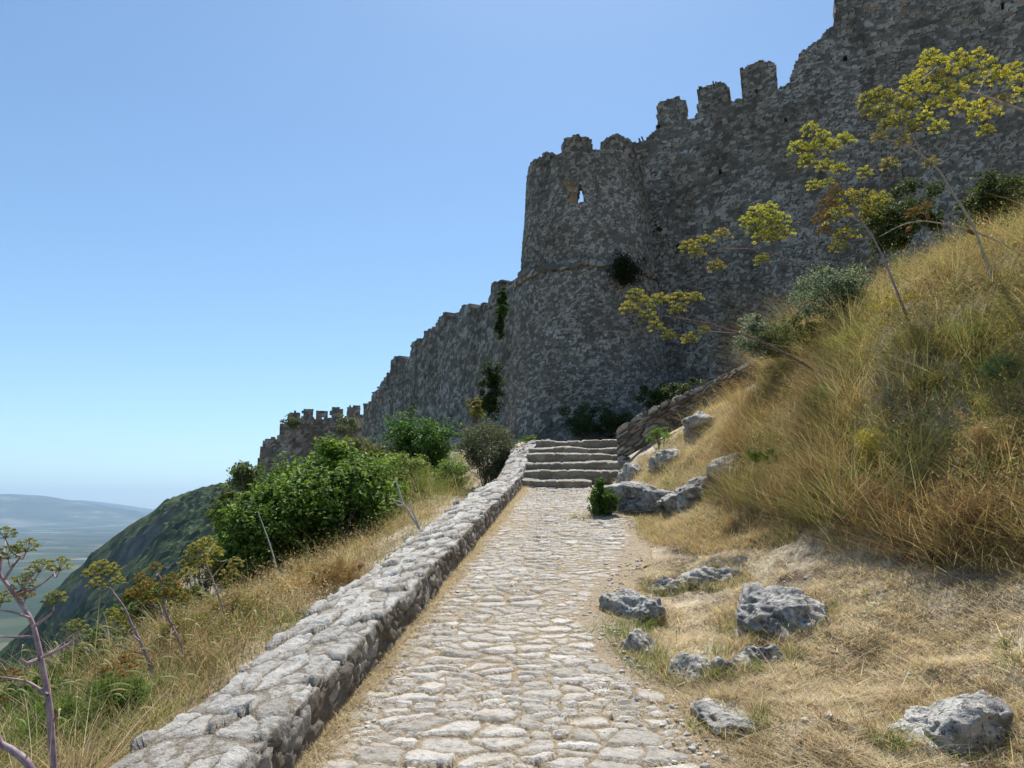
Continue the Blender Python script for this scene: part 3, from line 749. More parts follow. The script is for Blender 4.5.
for a in [
    (782, 604, 92, 62, 'largest pitted grey limestone rock in the straw in the middle of the bank', .8, 1, .4, 6),
    (638, 606, 54, 44, 'rounded dark and white rock at the path edge beside green grass', .8, 2, .3, 6),
    (763, 648, 56, 50, 'craggy rock with dark hollows just below the largest rock', .8, 3, .3, 6),
    (640, 645, 34, 36, 'small pale rock at the path edge below the rounded rock', .8, 4, .3, 5),
    (690, 668, 44, 38, 'dark rock with a small hollow under green tufts', .7, 5, .3, 5),
    (727, 668, 30, 24, 'small grey rock wedged beside the hollow rock', .8, 6, .3, 5),
    (729, 720, 62, 26, 'flat grey slab lying flush in the mown straw', .8, 7, .3, 5),
    (974, 714, 112, 74, 'big bluish grey boulder at the lower right corner of the bank', .7, 8, .35, 6),
    (925, 738, 66, 36, 'low dark stone touching the big boulder', .7, 9, .3, 5),
    (715, 577, 56, 26, 'long low grey rock crest above the rounded rock', .6, 10, .4, 5),
    (672, 583, 46, 20, 'thin flat outcrop near the bend of the path', .6, 11, .4, 5),
    (662, 490, 100, 44, 'broad low jagged outcrop right of the little green shrub', .8, 12, .3, 6),
    (702, 484, 62, 46, 'rough grey outcrop under the tall dry grass', .8, 13, .3, 6),
    (634, 466, 32, 26, 'small rock beside the right end of the steps', .8, 14, .3, 5),
    (668, 458, 34, 26, 'little rock on top of the jagged outcrop', .8, 15, .3, 5),
    (735, 470, 36, 34, 'brownish rock half buried at the top of the outcrop', .8, 16, .3, 5),
    (628, 404, 40, 44, 'shaded boulder at the foot of the tower', .8, 17, .2, 5),
    (672, 396, 56, 40, 'shaded boulder behind the slanting retaining wall', .8, 18, .2, 5),
    (584, 518, 22, 8, 'thin upturned stone left of the little green shrub', .8, 19, .3, 4),
    (705, 420, 36, 20, 'small rock on the bank above the bright green weeds', .8, 20, .3, 4)]:
    rock(a[0], a[1], a[2], a[3], a[4], a[5], a[6], a[7], a[8], group=RG)

# ------------------------------------------------------------------ vegetation builders
def blades(base, h, w, az, lean, curl, col, K=3, tipw=.0):
    """vectorised curved ribbons"""
    n = len(base); t = np.linspace(0, 1, K+1)
    dirx, diry = np.cos(az), np.sin(az)
    face = az + np.pi/2 + rng.uniform(-.9, .9, n)
    wx, wy = np.cos(face), np.sin(face)
    V = np.zeros((n, 2*K+1, 3)); C = np.zeros((n, 2*K+1, 3))
    for i, tt in enumerate(t):
        hor = h*(lean*tt + curl*tt*tt); ver = h*(tt - .35*curl*tt*tt)*np.sqrt(np.maximum(1-np.minimum(lean, .9)**2, .15))
        p = base + np.stack([dirx*hor, diry*hor, ver], 1)
        ww = w*(1-tt)**.7 + w*tipw
        if i < K:
            V[:, 2*i] = p - np.stack([wx*ww, wy*ww, 0*ww], 1)/2; V[:, 2*i+1] = p + np.stack([wx*ww, wy*ww, 0*ww], 1)/2
        else: V[:, 2*K] = p
    C[:] = col[:, None, :]
    o = (np.arange(n)*(2*K+1))[:, None]
    Q = np.concatenate([o+np.array([[2*i, 2*i+1, 2*i+3, 2*i+2]]) for i in range(K-1)]) if K > 1 else np.zeros((0, 4), int)
    T_ = o+np.array([[2*K-2, 2*K-1, 2*K]])
    return V.reshape(-1, 3), Q, T_, C.reshape(-1, 3)
def inpoly(x, y, poly):
    poly = np.asarray(poly, float); r = np.zeros(x.shape, bool); j = len(poly)-1
    for i in range(len(poly)):
        xi, yi = poly[i]; xj, yj = poly[j]
        c = ((yi > y) != (yj > y)) & (x < (xj-xi)*(y-yi)/(yj-yi+1e-12)+xi)
        r ^= c; j = i
    return r
def sample(n, poly, Ymin=2.3, Ymax=24, xl=-9, xr=14, power=2.0):
    """ground points whose picture lies in poly, thinner with distance"""
    out = []; got = 0
    for _ in range(60):
        Y = np.where(rng.random(60000) < .45, 1/rng.uniform(1/Ymax, 1/Ymin, 60000), Ymin*(Ymax/Ymin)**rng.uniform(.15, 1, 60000)**.8)
        X = Y*rng.uniform(-.95, 1.0, len(Y))
        m = (X > xl) & (X < xr); X, Y = X[m], Y[m]
        Z = ground_z(X, Y, False)
        px, py, _ = project(np.stack([X, Y, Z], 1))
        m = inpoly(px, py, poly); 
        out.append(np.stack([X[m], Y[m]], 1)); got += m.sum()
        if got >= n: break
    q = np.concatenate(out)[:n]
    z = ground_z(q[:, 0], q[:, 1])
    return np.stack([q[:, 0], q[:, 1], z-.01], 1)
def pick(cols, w, n, jitter=.15):
    cols = np.array(cols); w = np.array(w, float); w /= w.sum()
    c = cols[rng.choice(len(cols), n, p=w)]
    return np.clip(c*(1+jitter*rng.normal(size=(n, 1)))*(1+.06*rng.normal(size=(n, 3))), .005, .9)
STRAW = (.52, .42, .26); GOLD = (.44, .32, .16); PALE = (.64, .55, .38); BROWN = (.22, .14, .08); OLIVE = (.20, .21, .075); GREEN = (.11, .18, .05); LIME = (.20, .29, .07); RUST = (.34, .20, .10)

# --- tall grass on the right bank
RB = [(722, 478), (735, 440), (738, 412), (765, 380), (800, 345), (850, 300), (900, 250), (960, 215), (1100, 150), (1500, 150), (1500, 640), (1100, 560), (1024, 556), (960, 560), (880, 548), (820, 532), (775, 520), (720, 496)]
def tussocks(nt, per, poly, spread, hmean, cols, wts, gcols, gwts, gthr, name, label, seed, name_rim=False, **kw):
    c = sample(nt, poly, **kw); nt = len(c); r_ = np.random.default_rng(seed)
    k = r_.integers(int(per*.4), int(per*1.9), nt); ci = np.repeat(np.arange(nt), k); n = len(ci)
    sp = np.repeat(r_.uniform(.5, 1.5, nt), k)*spread
    off = r_.normal(size=(n, 2))*sp[:, None]; b = np.concatenate([c[ci, :2]+off, np.zeros((n, 1))], 1)
    b[:, 2] = ground_z(b[:, 0], b[:, 1], False)+.02
    px, py, _ = project(b); ok = inpoly(px, py, np.array(poly, float)) | (r_.random(n) < .25); b, ci, off, sp = b[ok], ci[ok], off[ok], sp[ok]; n = len(b)
    hc = hmean*np.minimum(r_.gamma(3.2, .28, nt), 1.7)*(1+.7*fbm(c[:, 0]*1.0, c[:, 1]*1.0, oct=2, seed=seed)); h = hc[ci]*r_.uniform(.35, 1.15, n)
    cpx, cpy, _ = project(c); hc = hc*(.62+.38*sstep(4.6, 6.2, c[:, 1]))*(1+.3*sstep(430, 500, cpy)*(cpx > 690))*(1-.2*sstep(7, 9.5, c[:, 1])) if name_rim else hc*(1+.8*sstep(9, 13, c[:, 1])); h = hc[ci]*r_.uniform(.35, 1.15, n)
    azc = r_.uniform(0, 6.28, nt)
    out = np.arctan2(off[:, 1], off[:, 0]); az = np.where(r_.random(n) < .6, out+r_.normal(0, .6, n), azc[ci]+r_.normal(0, .5, n))
    ln = np.clip(np.linalg.norm(off, axis=1)/spread*.28 + np.abs(r_.normal(0, .22, n)) + r_.uniform(0, .3, nt)[ci], 0, .95)
    gsel = (fbm(c[:, 0]*1.3+5, c[:, 1]*1.3, oct=2, seed=seed+3)+.2*r_.normal(size=nt)) > gthr
    base = pick(cols, wts, nt, .2); base[gsel] = pick(gcols, gwts, int(gsel.sum()), .2)
    own = pick(cols, wts, n, .15); mixf = r_.uniform(.2, .9, n)[:, None]; col = base[ci]*mixf + own*(1-mixf)
    V, Q, T_, C = blades(b, h, r_.uniform(.0025, .006, n), az, ln, r_.uniform(-.1, 1.0, n), col, 4)
    tag(mesh(name, V, [Q, T_], M['grass'], cols=C), label, 'grass', kind='stuff')
tussocks(4400, 34, RB, .10, .38, [STRAW, GOLD, PALE, BROWN, RUST, OLIVE], [2.4, 1.6, 1.2, 2.4, 1.8, 1.6], [OLIVE, GREEN, LIME, PALE], [2.4, 2.6, 3.0, .8], -.02, 'dry_grass', 'tall tangled tussocks of golden and green grass covering the upper right bank', 41, name_rim=True, xr=12)
RB2 = [(718, 504), (724, 445), (738, 415), (765, 385), (800, 345), (850, 300), (862, 360), (850, 440), (850, 535), (790, 522)]
tussocks(2600, 30, RB2, .10, .42, [STRAW, GOLD, PALE, BROWN, RUST], [2.4, 1.6, 1.4, 2.4, 2.4], [OLIVE, GREEN, LIME, PALE], [2.4, 2.4, 2.4, .8], .02, 'dry_grass', 'rusty and green tussocks at the left end of the upper bank', 45, Ymin=5, Ymax=16, xr=12)
RIM = [(716, 500), (790, 520), (880, 540), (1040, 550), (1040, 578), (900, 562), (800, 545), (700, 525)]
tussocks(300, 22, RIM, .06, .14, [STRAW, PALE, BROWN, RUST, (.6, .5, .34)], [3, 2, 2.4, 1.4, 2], [OLIVE, LIME, BROWN], [2, 1.4, 2], .2, 'dry_grass', 'scattered short tufts straggling below the rim of the tall grass', 46, Ymin=3, Ymax=10, xr=9)
# hairy fine tangle (thin curling stalks)
b = sample(24000, RB, xr=12)
col = pick([STRAW, PALE, RUST, BROWN, GOLD, OLIVE], [2.4, 1.6, 1.6, 2.4, 1.2, 1.6], len(b))
b[:, 2] += rng.uniform(0, .36, len(b))*(1-.2*sstep(7, 9.5, b[:, 1]))
V, Q, T_, C = blades(b, rng.uniform(.08, .26, len(b)), rng.uniform(.002, .0045, len(b)), rng.uniform(0, 6.28, len(b)), rng.uniform(.5, .95, len(b)), rng.uniform(-.5, 1.2, len(b)), col, 4)
tag(mesh('dry_grass', V, [Q, T_], M['grass'], cols=C), 'fine dry stalks tangled among the tall grass of the upper right bank', 'grass', kind='stuff')
# small leaves, seeds and flowers in the bank
b = sample(120000, RB, xr=12)
pt2 = fbm(b[:, 0]*1.4+9, b[:, 1]*1.4, oct=3, seed=207)
def specks(c, size, col):
    n = len(c); a = rng.normal(size=(n, 3)); a /= np.linalg.norm(a, axis=1)[:, None]; r_ = rng.normal(size=(n, 3)); b_ = np.cross(a, r_); b_ /= np.linalg.norm(b_, axis=1)[:, None]
    s = size[:, None]
    V = np.stack([c-a*s, c+b_*s*.45, c+a*s, c-b_*s*.45], 1).reshape(-1, 3)
    return V, np.arange(4*n).reshape(n, 4), np.repeat(col, 4, 0)
cl_ = fbm(b[:, 0]*2.2, b[:, 1]*2.2, oct=3, seed=208)
b = b[cl_+.3 > rng.uniform(0, .6, len(b))]; pt2 = fbm(b[:, 0]*1.4+9, b[:, 1]*1.4, oct=3, seed=207)
b[:, 2] += rng.gamma(3, .08, len(b))*(.7+.6*fbm(b[:, 0]*2, b[:, 1]*2, oct=2, seed=209))
col = pick([OLIVE, GREEN, LIME, STRAW, GOLD, BROWN, PALE], [3, 3, 2, 2, 1.5, 2.2, 1], len(b))
yl = (pt2 > .07) & (rng.random(len(b)) < .55); col[yl] = pick([(.50, .40, .05), (.42, .36, .08)], [1, 1], int(yl.sum()))
br = (pt2 < -.1) & (rng.random(len(b)) < .7); col[br] = pick([BROWN, RUST, STRAW], [1, 2, 2], int(br.sum()))
V, Q, C = specks(b, rng.uniform(.006, .021, len(b)), col)
tag(mesh('weeds', V, [Q], M['weed'], cols=C), 'small leaves, seed heads and yellow flowers among the grass of the right bank', 'weeds', kind='stuff')

# --- mown straw on the lower bank
MB_ = [(300, 1100), (640, 1100), (700, 768), (662, 720), (628, 680), (606, 640), (604, 600), (620, 575), (642, 545), (640, 520), (625, 500), (640, 470), (700, 420), (745, 372), (735, 440), (722, 478), (770, 490), (900, 525), (1030, 545), (1500, 620), (1500, 1100)]
b = sample(230000, MB_, Ymin=1.9, Ymax=15, xr=9)
den = fbm(b[:, 0]*1.5, b[:, 1]*1.5, oct=3, seed=211)+.4*fbm(b[:, 0]*6, b[:, 1]*6, oct=2, seed=212)
b = b[den+.38 > rng.uniform(0, .55, len(b))]
b[:, 2] += rng.uniform(0, .02, len(b))
col = pick([STRAW, (.76, .67, .52), (.68, .58, .43), BROWN, (.50, .40, .27)], [1.6, 5, 3.5, .7, 1.4], len(b))
V, Q, T_, C = blades(b, rng.uniform(.03, .11, len(b)), rng.uniform(.002, .005, len(b)), rng.uniform(0, 6.28, len(b)), rng.uniform(.85, 1.1, len(b)), rng.uniform(-.3, .7, len(b)), col, 2)
tag(mesh('straw', V, [Q, T_], M['grass'], cols=C), 'cut pale straw littering the mown bank right of the path', 'straw', kind='stuff')
FAR_ = [(625, 500), (640, 462), (690, 425), (745, 375), (735, 440), (722, 480), (770, 500), (800, 540), (700, 560), (640, 540)]
tussocks(900, 22, FAR_, .08, .13, [STRAW, GOLD, PALE, BROWN], [3, 1.6, 2, 1], [OLIVE, LIME, GREEN], [2, 2, 1], .16, 'dry_grass', 'short dry tufts around the jagged outcrop beside the steps', 47, Ymin=5, Ymax=17, xl=0, xr=9)
b = sample(30000, FAR_, Ymin=5, Ymax=17, xl=0, xr=9); b[:, 2] += rng.uniform(0, .03, len(b))
V, Q, T_, C = blades(b, rng.uniform(.05, .16, len(b)), rng.uniform(.003, .007, len(b)), rng.uniform(0, 6.28, len(b)), rng.uniform(.7, 1.05, len(b)), rng.uniform(-.3, .7, len(b)), pick([STRAW, PALE, GOLD, BROWN], [3, 2, 1.2, 1], len(b)), 2)
tag(mesh('straw', V, [Q, T_], M['grass'], cols=C), 'straw on the bank around the jagged outcrop', 'straw', kind='stuff')
# clumpy stubble
b0 = sample(380, MB_, Ymin=1.9, Ymax=15, xr=9)
k = 34; cen = np.repeat(b0, k, 0); b = cen.copy(); b[:, :2] += rng.normal(scale=.045, size=(len(b), 2)); b[:, 2] = ground_z(b[:, 0], b[:, 1])-.01
hs = np.repeat(rng.uniform(.03, .11, len(b0)), k)*rng.uniform(.5, 1.2, len(b))
kindc = np.repeat(rng.random(len(b0)), k)
col = pick([STRAW, (.66, .56, .40), GOLD, BROWN], [2.5, 4, .8, 1.0], len(b)); gm = kindc > .87; col[gm] = pick([GREEN, LIME, OLIVE], [1, 1.4, 1.4], int(gm.sum()))
V, Q, T_, C = blades(b, hs, rng.uniform(.0025, .005, len(b)), rng.uniform(0, 6.28, len(b)), rng.uniform(.1, .8, len(b)), rng.uniform(0, .8, len(b)), col, 3)
tag(mesh('stubble', V, [Q, T_], M['grass'], cols=C), 'clumps of dry stubble and a few green shoots on the mown bank', 'grass', kind='stuff')
# long loose stalks
b = sample(420, MB_, Ymin=2.6, Ymax=10, xr=8); b[:, 2] += .03
V, Q, T_, C = blades(b, rng.uniform(.10, .26, len(b)), rng.uniform(.003, .006, len(b)), rng.uniform(0, 6.28, len(b)), rng.uniform(.93, 1.0, len(b)), rng.uniform(-.2, .3, len(b)), pick([PALE, STRAW, (.7, .62, .48)], [1, 1, 1], len(b)), 4, tipw=.25)
tag(mesh('straw', V, [Q, T_], M['grass'], cols=C), 'long bleached stalks lying loose on the mown bank', 'straw', kind='stuff')
# straw along the foot of the parapet and in the joints
n = 15000; Y = np.where(rng.random(n) < .5, 1/rng.uniform(1/13.2, 1/2.0, n), rng.uniform(3, 13.2, n)); X = foot_x(Y)+np.abs(rng.normal(0, .075, n))+.0; b = np.stack([X, Y, path_z(Y)+.008+rng.uniform(0, .02, n)], 1)
V1 = blades(b, rng.uniform(.02, .08, n), rng.uniform(.002, .004, n), rng.uniform(0, 6.28, n), rng.uniform(.8, 1.1, n), rng.uniform(-.3, .6, n), pick([STRAW, (.66, .57, .42), (.44, .36, .24)], [2, 3, 1], n), 2)
n = 26000; Y = np.where(rng.random(n) < .5, 1/rng.uniform(1/13, 1/2.0, n), rng.uniform(3, 13.1, n)); X = foot_x(Y)+rng.uniform(.1, 1, n)*(right_x(Y)-foot_x(Y)+.1)
e = cobbles(X, Y)[0]; m = e < .10; X, Y = X[m], Y[m]; n = len(X); b = np.stack([X, Y, path_z(Y)+.004], 1)
V2 = blades(b, rng.uniform(.01, .04, n), rng.uniform(.002, .004, n), rng.uniform(0, 6.28, n), rng.uniform(.7, 1.1, n), rng.uniform(-.3, .6, n), pick([STRAW, PALE, GOLD, OLIVE], [3, 2, 1, .5], n), 2)
mb = MB()
for V, Q, T_, C in (V1, V2): mb.add(V, Q, T_, C)
tag(mb.build('straw', M['grass']), 'straw gathered along the parapet foot and between the cobbles', 'straw', kind='stuff')

# loose chips and pebbles
iv, it = icos(1); mb = MB(); rg = np.random.default_rng(31)
Yg = np.concatenate([rg.uniform(2.8, 13, 900), 1/rg.uniform(1/9, 1/2.6, 500), 1/rg.uniform(1/8, 1/2.8, 500)])
Xg = np.concatenate([right_x(Yg[:900])+rg.normal(-.02, .16, 900), foot_x(Yg[900:1400])+np.abs(rg.normal(.05, .12, 500))+.02, right_x(Yg[1400:])+rg.uniform(.1, 2.0, 500)])
Zg = ground_z(Xg, Yg); Zg = np.maximum(Zg, np.where(Xg < right_x(Yg)+.1, path_z(Yg), Zg))
for k in range(len(Xg)):
    sz = min(rg.gamma(2.2, .0045)+.003, .022)
    v = iv*(1+.25*rg.normal(size=(len(iv), 1)))*np.array([1, rg.uniform(.6, 1), rg.uniform(.35, .7)])*sz; a_ = rg.uniform(0, 6.28)
    v = np.stack([v[:, 0]*math.cos(a_)-v[:, 1]*math.sin(a_), v[:, 0]*math.sin(a_)+v[:, 1]*math.cos(a_), v[:, 2]], 1)
    mb.add(v+np.array([Xg[k], Yg[k], Zg[k]+sz*.15]), T=it)
M['chips'] = bark('pale_limestone_chips', (.34, .31, .27), (.52, .49, .44), 8)
tag(mb.build('gravel', M['chips']), 'loose limestone chips scattered along the edges of the path', 'gravel', kind='stuff')
# straw and greens gathered round the rocks
rr_ = np.random.default_rng(77); L1 = []; L2 = []
for (x, y, a_, d_) in ROCKS:
    m_ = int(500*a_/.15+120); th_ = rr_.uniform(0, 6.28, m_); k_ = rr_.normal(1.02, .13, m_); L1.append(np.stack([x+np.cos(th_)*a_*k_, y+np.sin(th_)*d_*k_], 1))
    for _ in range(4):
        t0_ = rr_.uniform(3.3, 6.1); q_ = 45; L2.append(np.stack([x+math.cos(t0_)*a_*1.05+rr_.normal(0, .035, q_), y+math.sin(t0_)*d_*1.05+rr_.normal(0, .035, q_)], 1))
mb = MB()
b = np.concatenate(L1); n = len(b); b = np.concatenate([b, (ground_z(b[:, 0], b[:, 1])-.005)[:, None]], 1)
mb.add(*(lambda r: (r[0], r[1], r[2], r[3]))(blades(b, rng.uniform(.05, .16, n), rng.uniform(.002, .005, n), rng.uniform(0, 6.28, n), rng.uniform(.2, .9, n), rng.uniform(0, .9, n), pick([STRAW, PALE, GOLD, BROWN], [3, 3, 1, 1], n), 3)))
b = np.concatenate(L2); n = len(b); b = np.concatenate([b, (ground_z(b[:, 0], b[:, 1])-.005)[:, None]], 1)
mb.add(*blades(b, rng.uniform(.04, .13, n), rng.uniform(.003, .006, n), rng.uniform(0, 6.28, n), rng.uniform(.1, .7, n), rng.uniform(0, .8, n), pick([GREEN, LIME, OLIVE], [3, 3, 1], n), 3))
tag(mb.build('grass', M['grass']), 'dry and fresh grass blades growing round the feet of the rocks', 'grass', kind='stuff')
# --- left slope grass
LB_ = [(-500, 1100), (60, 1100), (112, 770), (176, 727), (240, 680), (322, 616), (400, 550), (470, 500), (505, 470), (470, 440), (400, 455), (350, 540), (250, 590), (150, 600), (60, 650), (-500, 660)]
def left_ok(b): return foot_x(b[:, 1])-.56-b[:, 0] > .02
b = sample(50000, LB_, Ymin=2.0, Ymax=24, xl=-9); b = b[left_ok(b)]; dl = foot_x(b[:, 1])-.54-b[:, 0]
patch = fbm(b[:, 0]*1.1, b[:, 1]*1.1, oct=3, seed=221)
h = rng.gamma(4, .05, len(b))*(1+.5*patch)*(.35+.65*sstep(.1, 1.0, dl))*(1+.8*sstep(9, 13, b[:, 1])) + .04
col = pick([STRAW, GOLD, PALE, OLIVE, RUST], [3, 2.0, 2, 1.6, 1.2], len(b))
px, py, _ = project(b)
gz = (patch > .12) | ((px < 130) & (py > 690)) | ((px > 370) & (rng.random(len(b)) < .75)); cg = pick([OLIVE, GREEN, LIME, PALE], [3, 1.6, 2, 1.4], len(b)); col[gz] = cg[gz]
V, Q, T_, C = blades(b, h, rng.uniform(.0025, .0055, len(b)), rng.uniform(0, 6.28, len(b)), np.abs(rng.normal(.3, .3, len(b))), rng.uniform(0, .9, len(b)), col, 4)
tag(mesh('dry_grass', V, [Q, T_], M['grass'], cols=C), 'dry and green grass on the slope falling away left of the parapet', 'grass', kind='stuff')
LP_ = [(-500, 1100), (40, 1100), (95, 775), (160, 727), (220, 680), (300, 616), (380, 555), (445, 515), (480, 480), (460, 455), (400, 480), (350, 540), (250, 580), (150, 600), (60, 650), (-500, 660)]
tussocks(2300, 28, LP_, .09, .24, [STRAW, GOLD, PALE, BROWN, RUST], [3, 2.0, 2, .8, 1.4], [OLIVE, GREEN, LIME, PALE], [2.6, 1.8, 2.6, 1.2], .04, 'dry_grass', 'tussocks of bleached and green grass on the slope left of the parapet', 43, xl=-9, xr=2, Ymax=20)
b = sample(22000, [(150, 660), (190, 600), (260, 590), (340, 545), (420, 500), (440, 520), (400, 548), (322, 612), (240, 660), (180, 690)], Ymin=3, Ymax=14, xl=-9)
b[:, 2] += rng.gamma(3, .05, len(b))
V, Q, C = specks(b, rng.uniform(.006, .014, len(b)), pick([STRAW, RUST, GOLD, BROWN], [3, 2, 1.6, 1.6], len(b)))
tag(mesh('weeds', V, [Q], M['weed'], cols=C), 'crisp dried weeds in a tangle between the parapet and the leafy bush', 'weeds', kind='stuff')
# nodding grass spikes
def spikes(n, poly, label, seed, hr=(.35, .7), xl=-9, xr=12):
    b = sample(n, poly, Ymin=2.3, Ymax=10, xl=xl, xr=xr); mb = MB(); r_ = np.random.default_rng(seed)
    for p in b:
        h = r_.uniform(*hr); a = r_.normal(.2, .7); ln = r_.uniform(.1, .35)
        t = np.linspace(0, 1, 8); pts = p + np.stack([np.cos(a)*h*(ln*t+.35*t**3), np.sin(a)*h*(ln*t+.35*t**3), h*(t-.25*t**3)], 1)
        V, Q = tube(pts, .0016, 4); mb.add(V, Q, c=(.33, .34, .15))
        d = pts[-1]-pts[-2]; d /= np.linalg.norm(d); L_ = r_.uniform(.07, .13); s = np.linspace(0, 1, 7)
        hp = pts[-1] + s[:, None]*L_*d + np.stack([0*s, 0*s, -.5*L_*s**2], 1)
        V, Q = tube(hp, .0045*np.sin(np.clip(s*1.1+.12, 0, 1)*math.pi*.93)+.0012, 5); mb.add(V, Q, c=r_.choice([(.50, .50, .28), (.60, .56, .36), (.42, .45, .22)][0:1][0:1] if False else [0, 1, 2]) * .0 + np.array([(.50, .50, .28), (.60, .56, .36), (.42, .45, .22)][r_.integers(3)]))
    tag(mb.build('grass_spikes', M['grass']), label, 'grass', kind='stuff')
spikes(150, [(-40, 800), (60, 800), (120, 765), (260, 665), (240, 640), (120, 650), (20, 690), (-40, 700)], 'pale nodding grass spikes on the slope left of the parapet', 5)
spikes(60, [(720, 470), (720, 400), (760, 370), (900, 420), (880, 520)], 'pale drooping grass spikes hanging over the edge of the right bank', 6)

# --- leafy bushes
def wallY(px):
    s_, _ = ray_plane(px, 220, RA, RD); return float(RA[1]+s_*RD[1]) - .12
def bush(name, px, py, wpx, hpx, label, cols, wts, n=4000, leaf=.05, cat='bush', Y=None, group=None, clump=60, aspect=1.0, seed=0, base_py=None, narrow=.5, dense=.35, stems=True):
    r_ = np.random.default_rng(seed+700)
    if Y is None: c = hit(px, base_py or py+hpx/2); Y0 = c[1]
    else: Y0 = Y
    if name == 'weed_patch': Y0 -= .32; py -= 5
    cen = P(px, py, Y0)
    _, _, zc = project(cen); w = wpx/F*zc/2; h = hpx/F*zc/2; d = w*aspect
    cen = cen + np.array([0, d*.5, 0])
    base = cen - np.array([0, 0, h])
    # clumps over an uneven ellipsoid, denser outside
    K = clump; u = r_.normal(size=(K, 3)); u /= np.linalg.norm(u, axis=1)[:, None]
    rad = (dense+(1-dense)*r_.random(K))*(1+.22*vnoise(u[:, 0]*2+seed, u[:, 1]*2, u[:, 2]*2, seed=seed))
    cc = u*rad[:, None]*np.array([w, d, h])*.88
    cr = r_.uniform(.20, .42, K)*min(w, h)
    per = r_.dirichlet(np.ones(K)*3)*n
    L_ = []
    for k in range(K):
        m = int(per[k])+3; q = r_.normal(size=(m, 3)); q /= np.linalg.norm(q, axis=1)[:, None]; q *= (r_.random(m)**.45)[:, None]
        L_.append(cc[k]+q*cr[k]*np.array([1, 1, .8]))
    c = np.concatenate(L_); m = len(c)
    keep = c[:, 2] > -h*.98; c = c[keep]; m = len(c)
    out = c/np.array([w, d, h]); out /= np.linalg.norm(out, axis=1)[:, None]+1e-6
    # leaf frame: normal leans up and outward
    nn = out*.5 + np.array([0, 0, .6]) + r_.normal(scale=.55, size=(m, 3)); nn /= np.linalg.norm(nn, axis=1)[:, None]
    a = np.cross(nn, r_.normal(size=(m, 3))); a /= np.linalg.norm(a, axis=1)[:, None]; b_ = np.cross(nn, a)
    s = leaf*r_.uniform(.6, 1.25, m)[:, None]
    tip = c + a*s + nn*(-.25)*s*.5; bs = c - a*s*.8; l1 = c + b_*s*narrow + nn*s*.12; l2 = c - b_*s*narrow + nn*s*.12
    V = np.stack([bs, l1, tip, l2], 1).reshape(-1, 3) + cen
    Qi = np.arange(4*m).reshape(m, 4); T_ = np.concatenate([Qi[:, [0, 1, 2]], Qi[:, [0, 2, 3]]])
    cl = np.array(cols)[r_.choice(len(cols), m, p=np.array(wts)/sum(wts))]*(1+.18*r_.normal(size=(m, 1))); cl = np.clip(cl, .008, .8)
    root = empty(name, base, label, cat, group)
    mesh('foliage', V, [T_], M['leaf'], root, cols=np.repeat(cl, 4, 0))
    if stems:
        mb = MB()
        for k in range(min(K, 26)):
            e = cen+cc[k]*.95; b0 = base+np.array([r_.normal()*w*.08, r_.normal()*w*.08, -.15])
            mid = (b0+e)/2+np.array([cc[k][0]*.15, cc[k][1]*.15, h*.15]); p = smoothpath([b0, mid, e], 8)
            V, Q = tube(p, np.linspace(.022, .005, 8)*max(.4, min(1.6, h)), 5); mb.add(V, Q)
        mb.build('stems', M['bark'], root, True)
    return root
G1 = [(.11, .19, .03), (.17, .28, .05), (.25, .36, .085), (.07, .125, .025)]
G2 = [(.10, .12, .07), (.16, .18, .11), (.24, .26, .18), (.06, .08, .04)]
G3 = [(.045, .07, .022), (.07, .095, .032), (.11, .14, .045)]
bush('bush', 318, 505, 168, 146, 'large bright green leafy bush left of the parapet', G1, [3, 3, 2, 1.5], 17000, .05, Y=10.2, clump=170, seed=1)
bush('bush', 250, 540, 96, 116, 'darker green leafy bush at the lower left of the large bright bush', G1, [4, 2, 1, 3], 9000, .045, Y=9.6, clump=110, seed=2)
bush('bush', 392, 497, 74, 66, 'olive green bush tucked between the large bush and the grass', [(.10, .13, .03), (.15, .17, .045), (.2, .19, .07)], [2, 2, 1], 5200, .032, Y=11.8, clump=50, seed=3)
bush('bush', 418, 442, 84, 72, 'vivid green bush under the shaded stepped wall', [(.07, .16, .03), (.11, .22, .04), (.05, .10, .025)], [2, 2, 1], 6500, .05, Y=16, clump=90, seed=4)
bush('bush', 385, 468, 84, 66, 'pale olive shrub mass below the row of merlons', [(.13, .15, .05), (.19, .19, .09), (.09, .11, .04)], [2, 2, 1], 4400, .045, Y=15.5, clump=80, seed=5)
bush('bush', 440, 456, 34, 26, 'small silvery grey bush between two green bushes', [(.22, .25, .2), (.32, .35, .29), (.13, .16, .11)], [2, 1, 1], 1500, .03, Y=17.5, clump=40, seed=6, narrow=.25)
bush('bush', 491, 452, 74, 74, 'rounded grey green shrub against the outer side of the parapet', G2, [2, 3, 2, 2], 13000, .042, Y=14.9, clump=90, seed=7, narrow=.22)
bush('bush', 522, 450, 36, 34, 'small green bush between the rounded shrub and the tower foot', G1, [2, 2, 1, 2], 1900, .035, Y=17, clump=36, seed=8)
bush('bush', 243, 476, 40, 46, 'small airy tree like bush at the left end of the far wall', [(.10, .15, .05), (.15, .21, .07)], [1, 1], 2200, .13, Y=42, clump=60, seed=9)
bush('bush', 226, 512, 40, 56, 'dull green bush left of the large bush near the distant hill', [(.12, .16, .05), (.17, .2, .07)], [1, 1], 4200, .06, Y=18, clump=80, seed=10)
bush('bush', 346, 424, 38, 26, 'grey green bush growing on the far wall under its merlons', [(.12, .15, .08), (.18, .21, .12)], [1, 1], 1200, .12, Y=58, clump=40, seed=11, stems=False)
bush('bush', 291, 421, 22, 20, 'little bush growing on the far wall beside its last merlon', [(.10, .13, .06), (.17, .19, .1)], [1, 1], 700, .11, Y=57, clump=26, seed=12, stems=False)
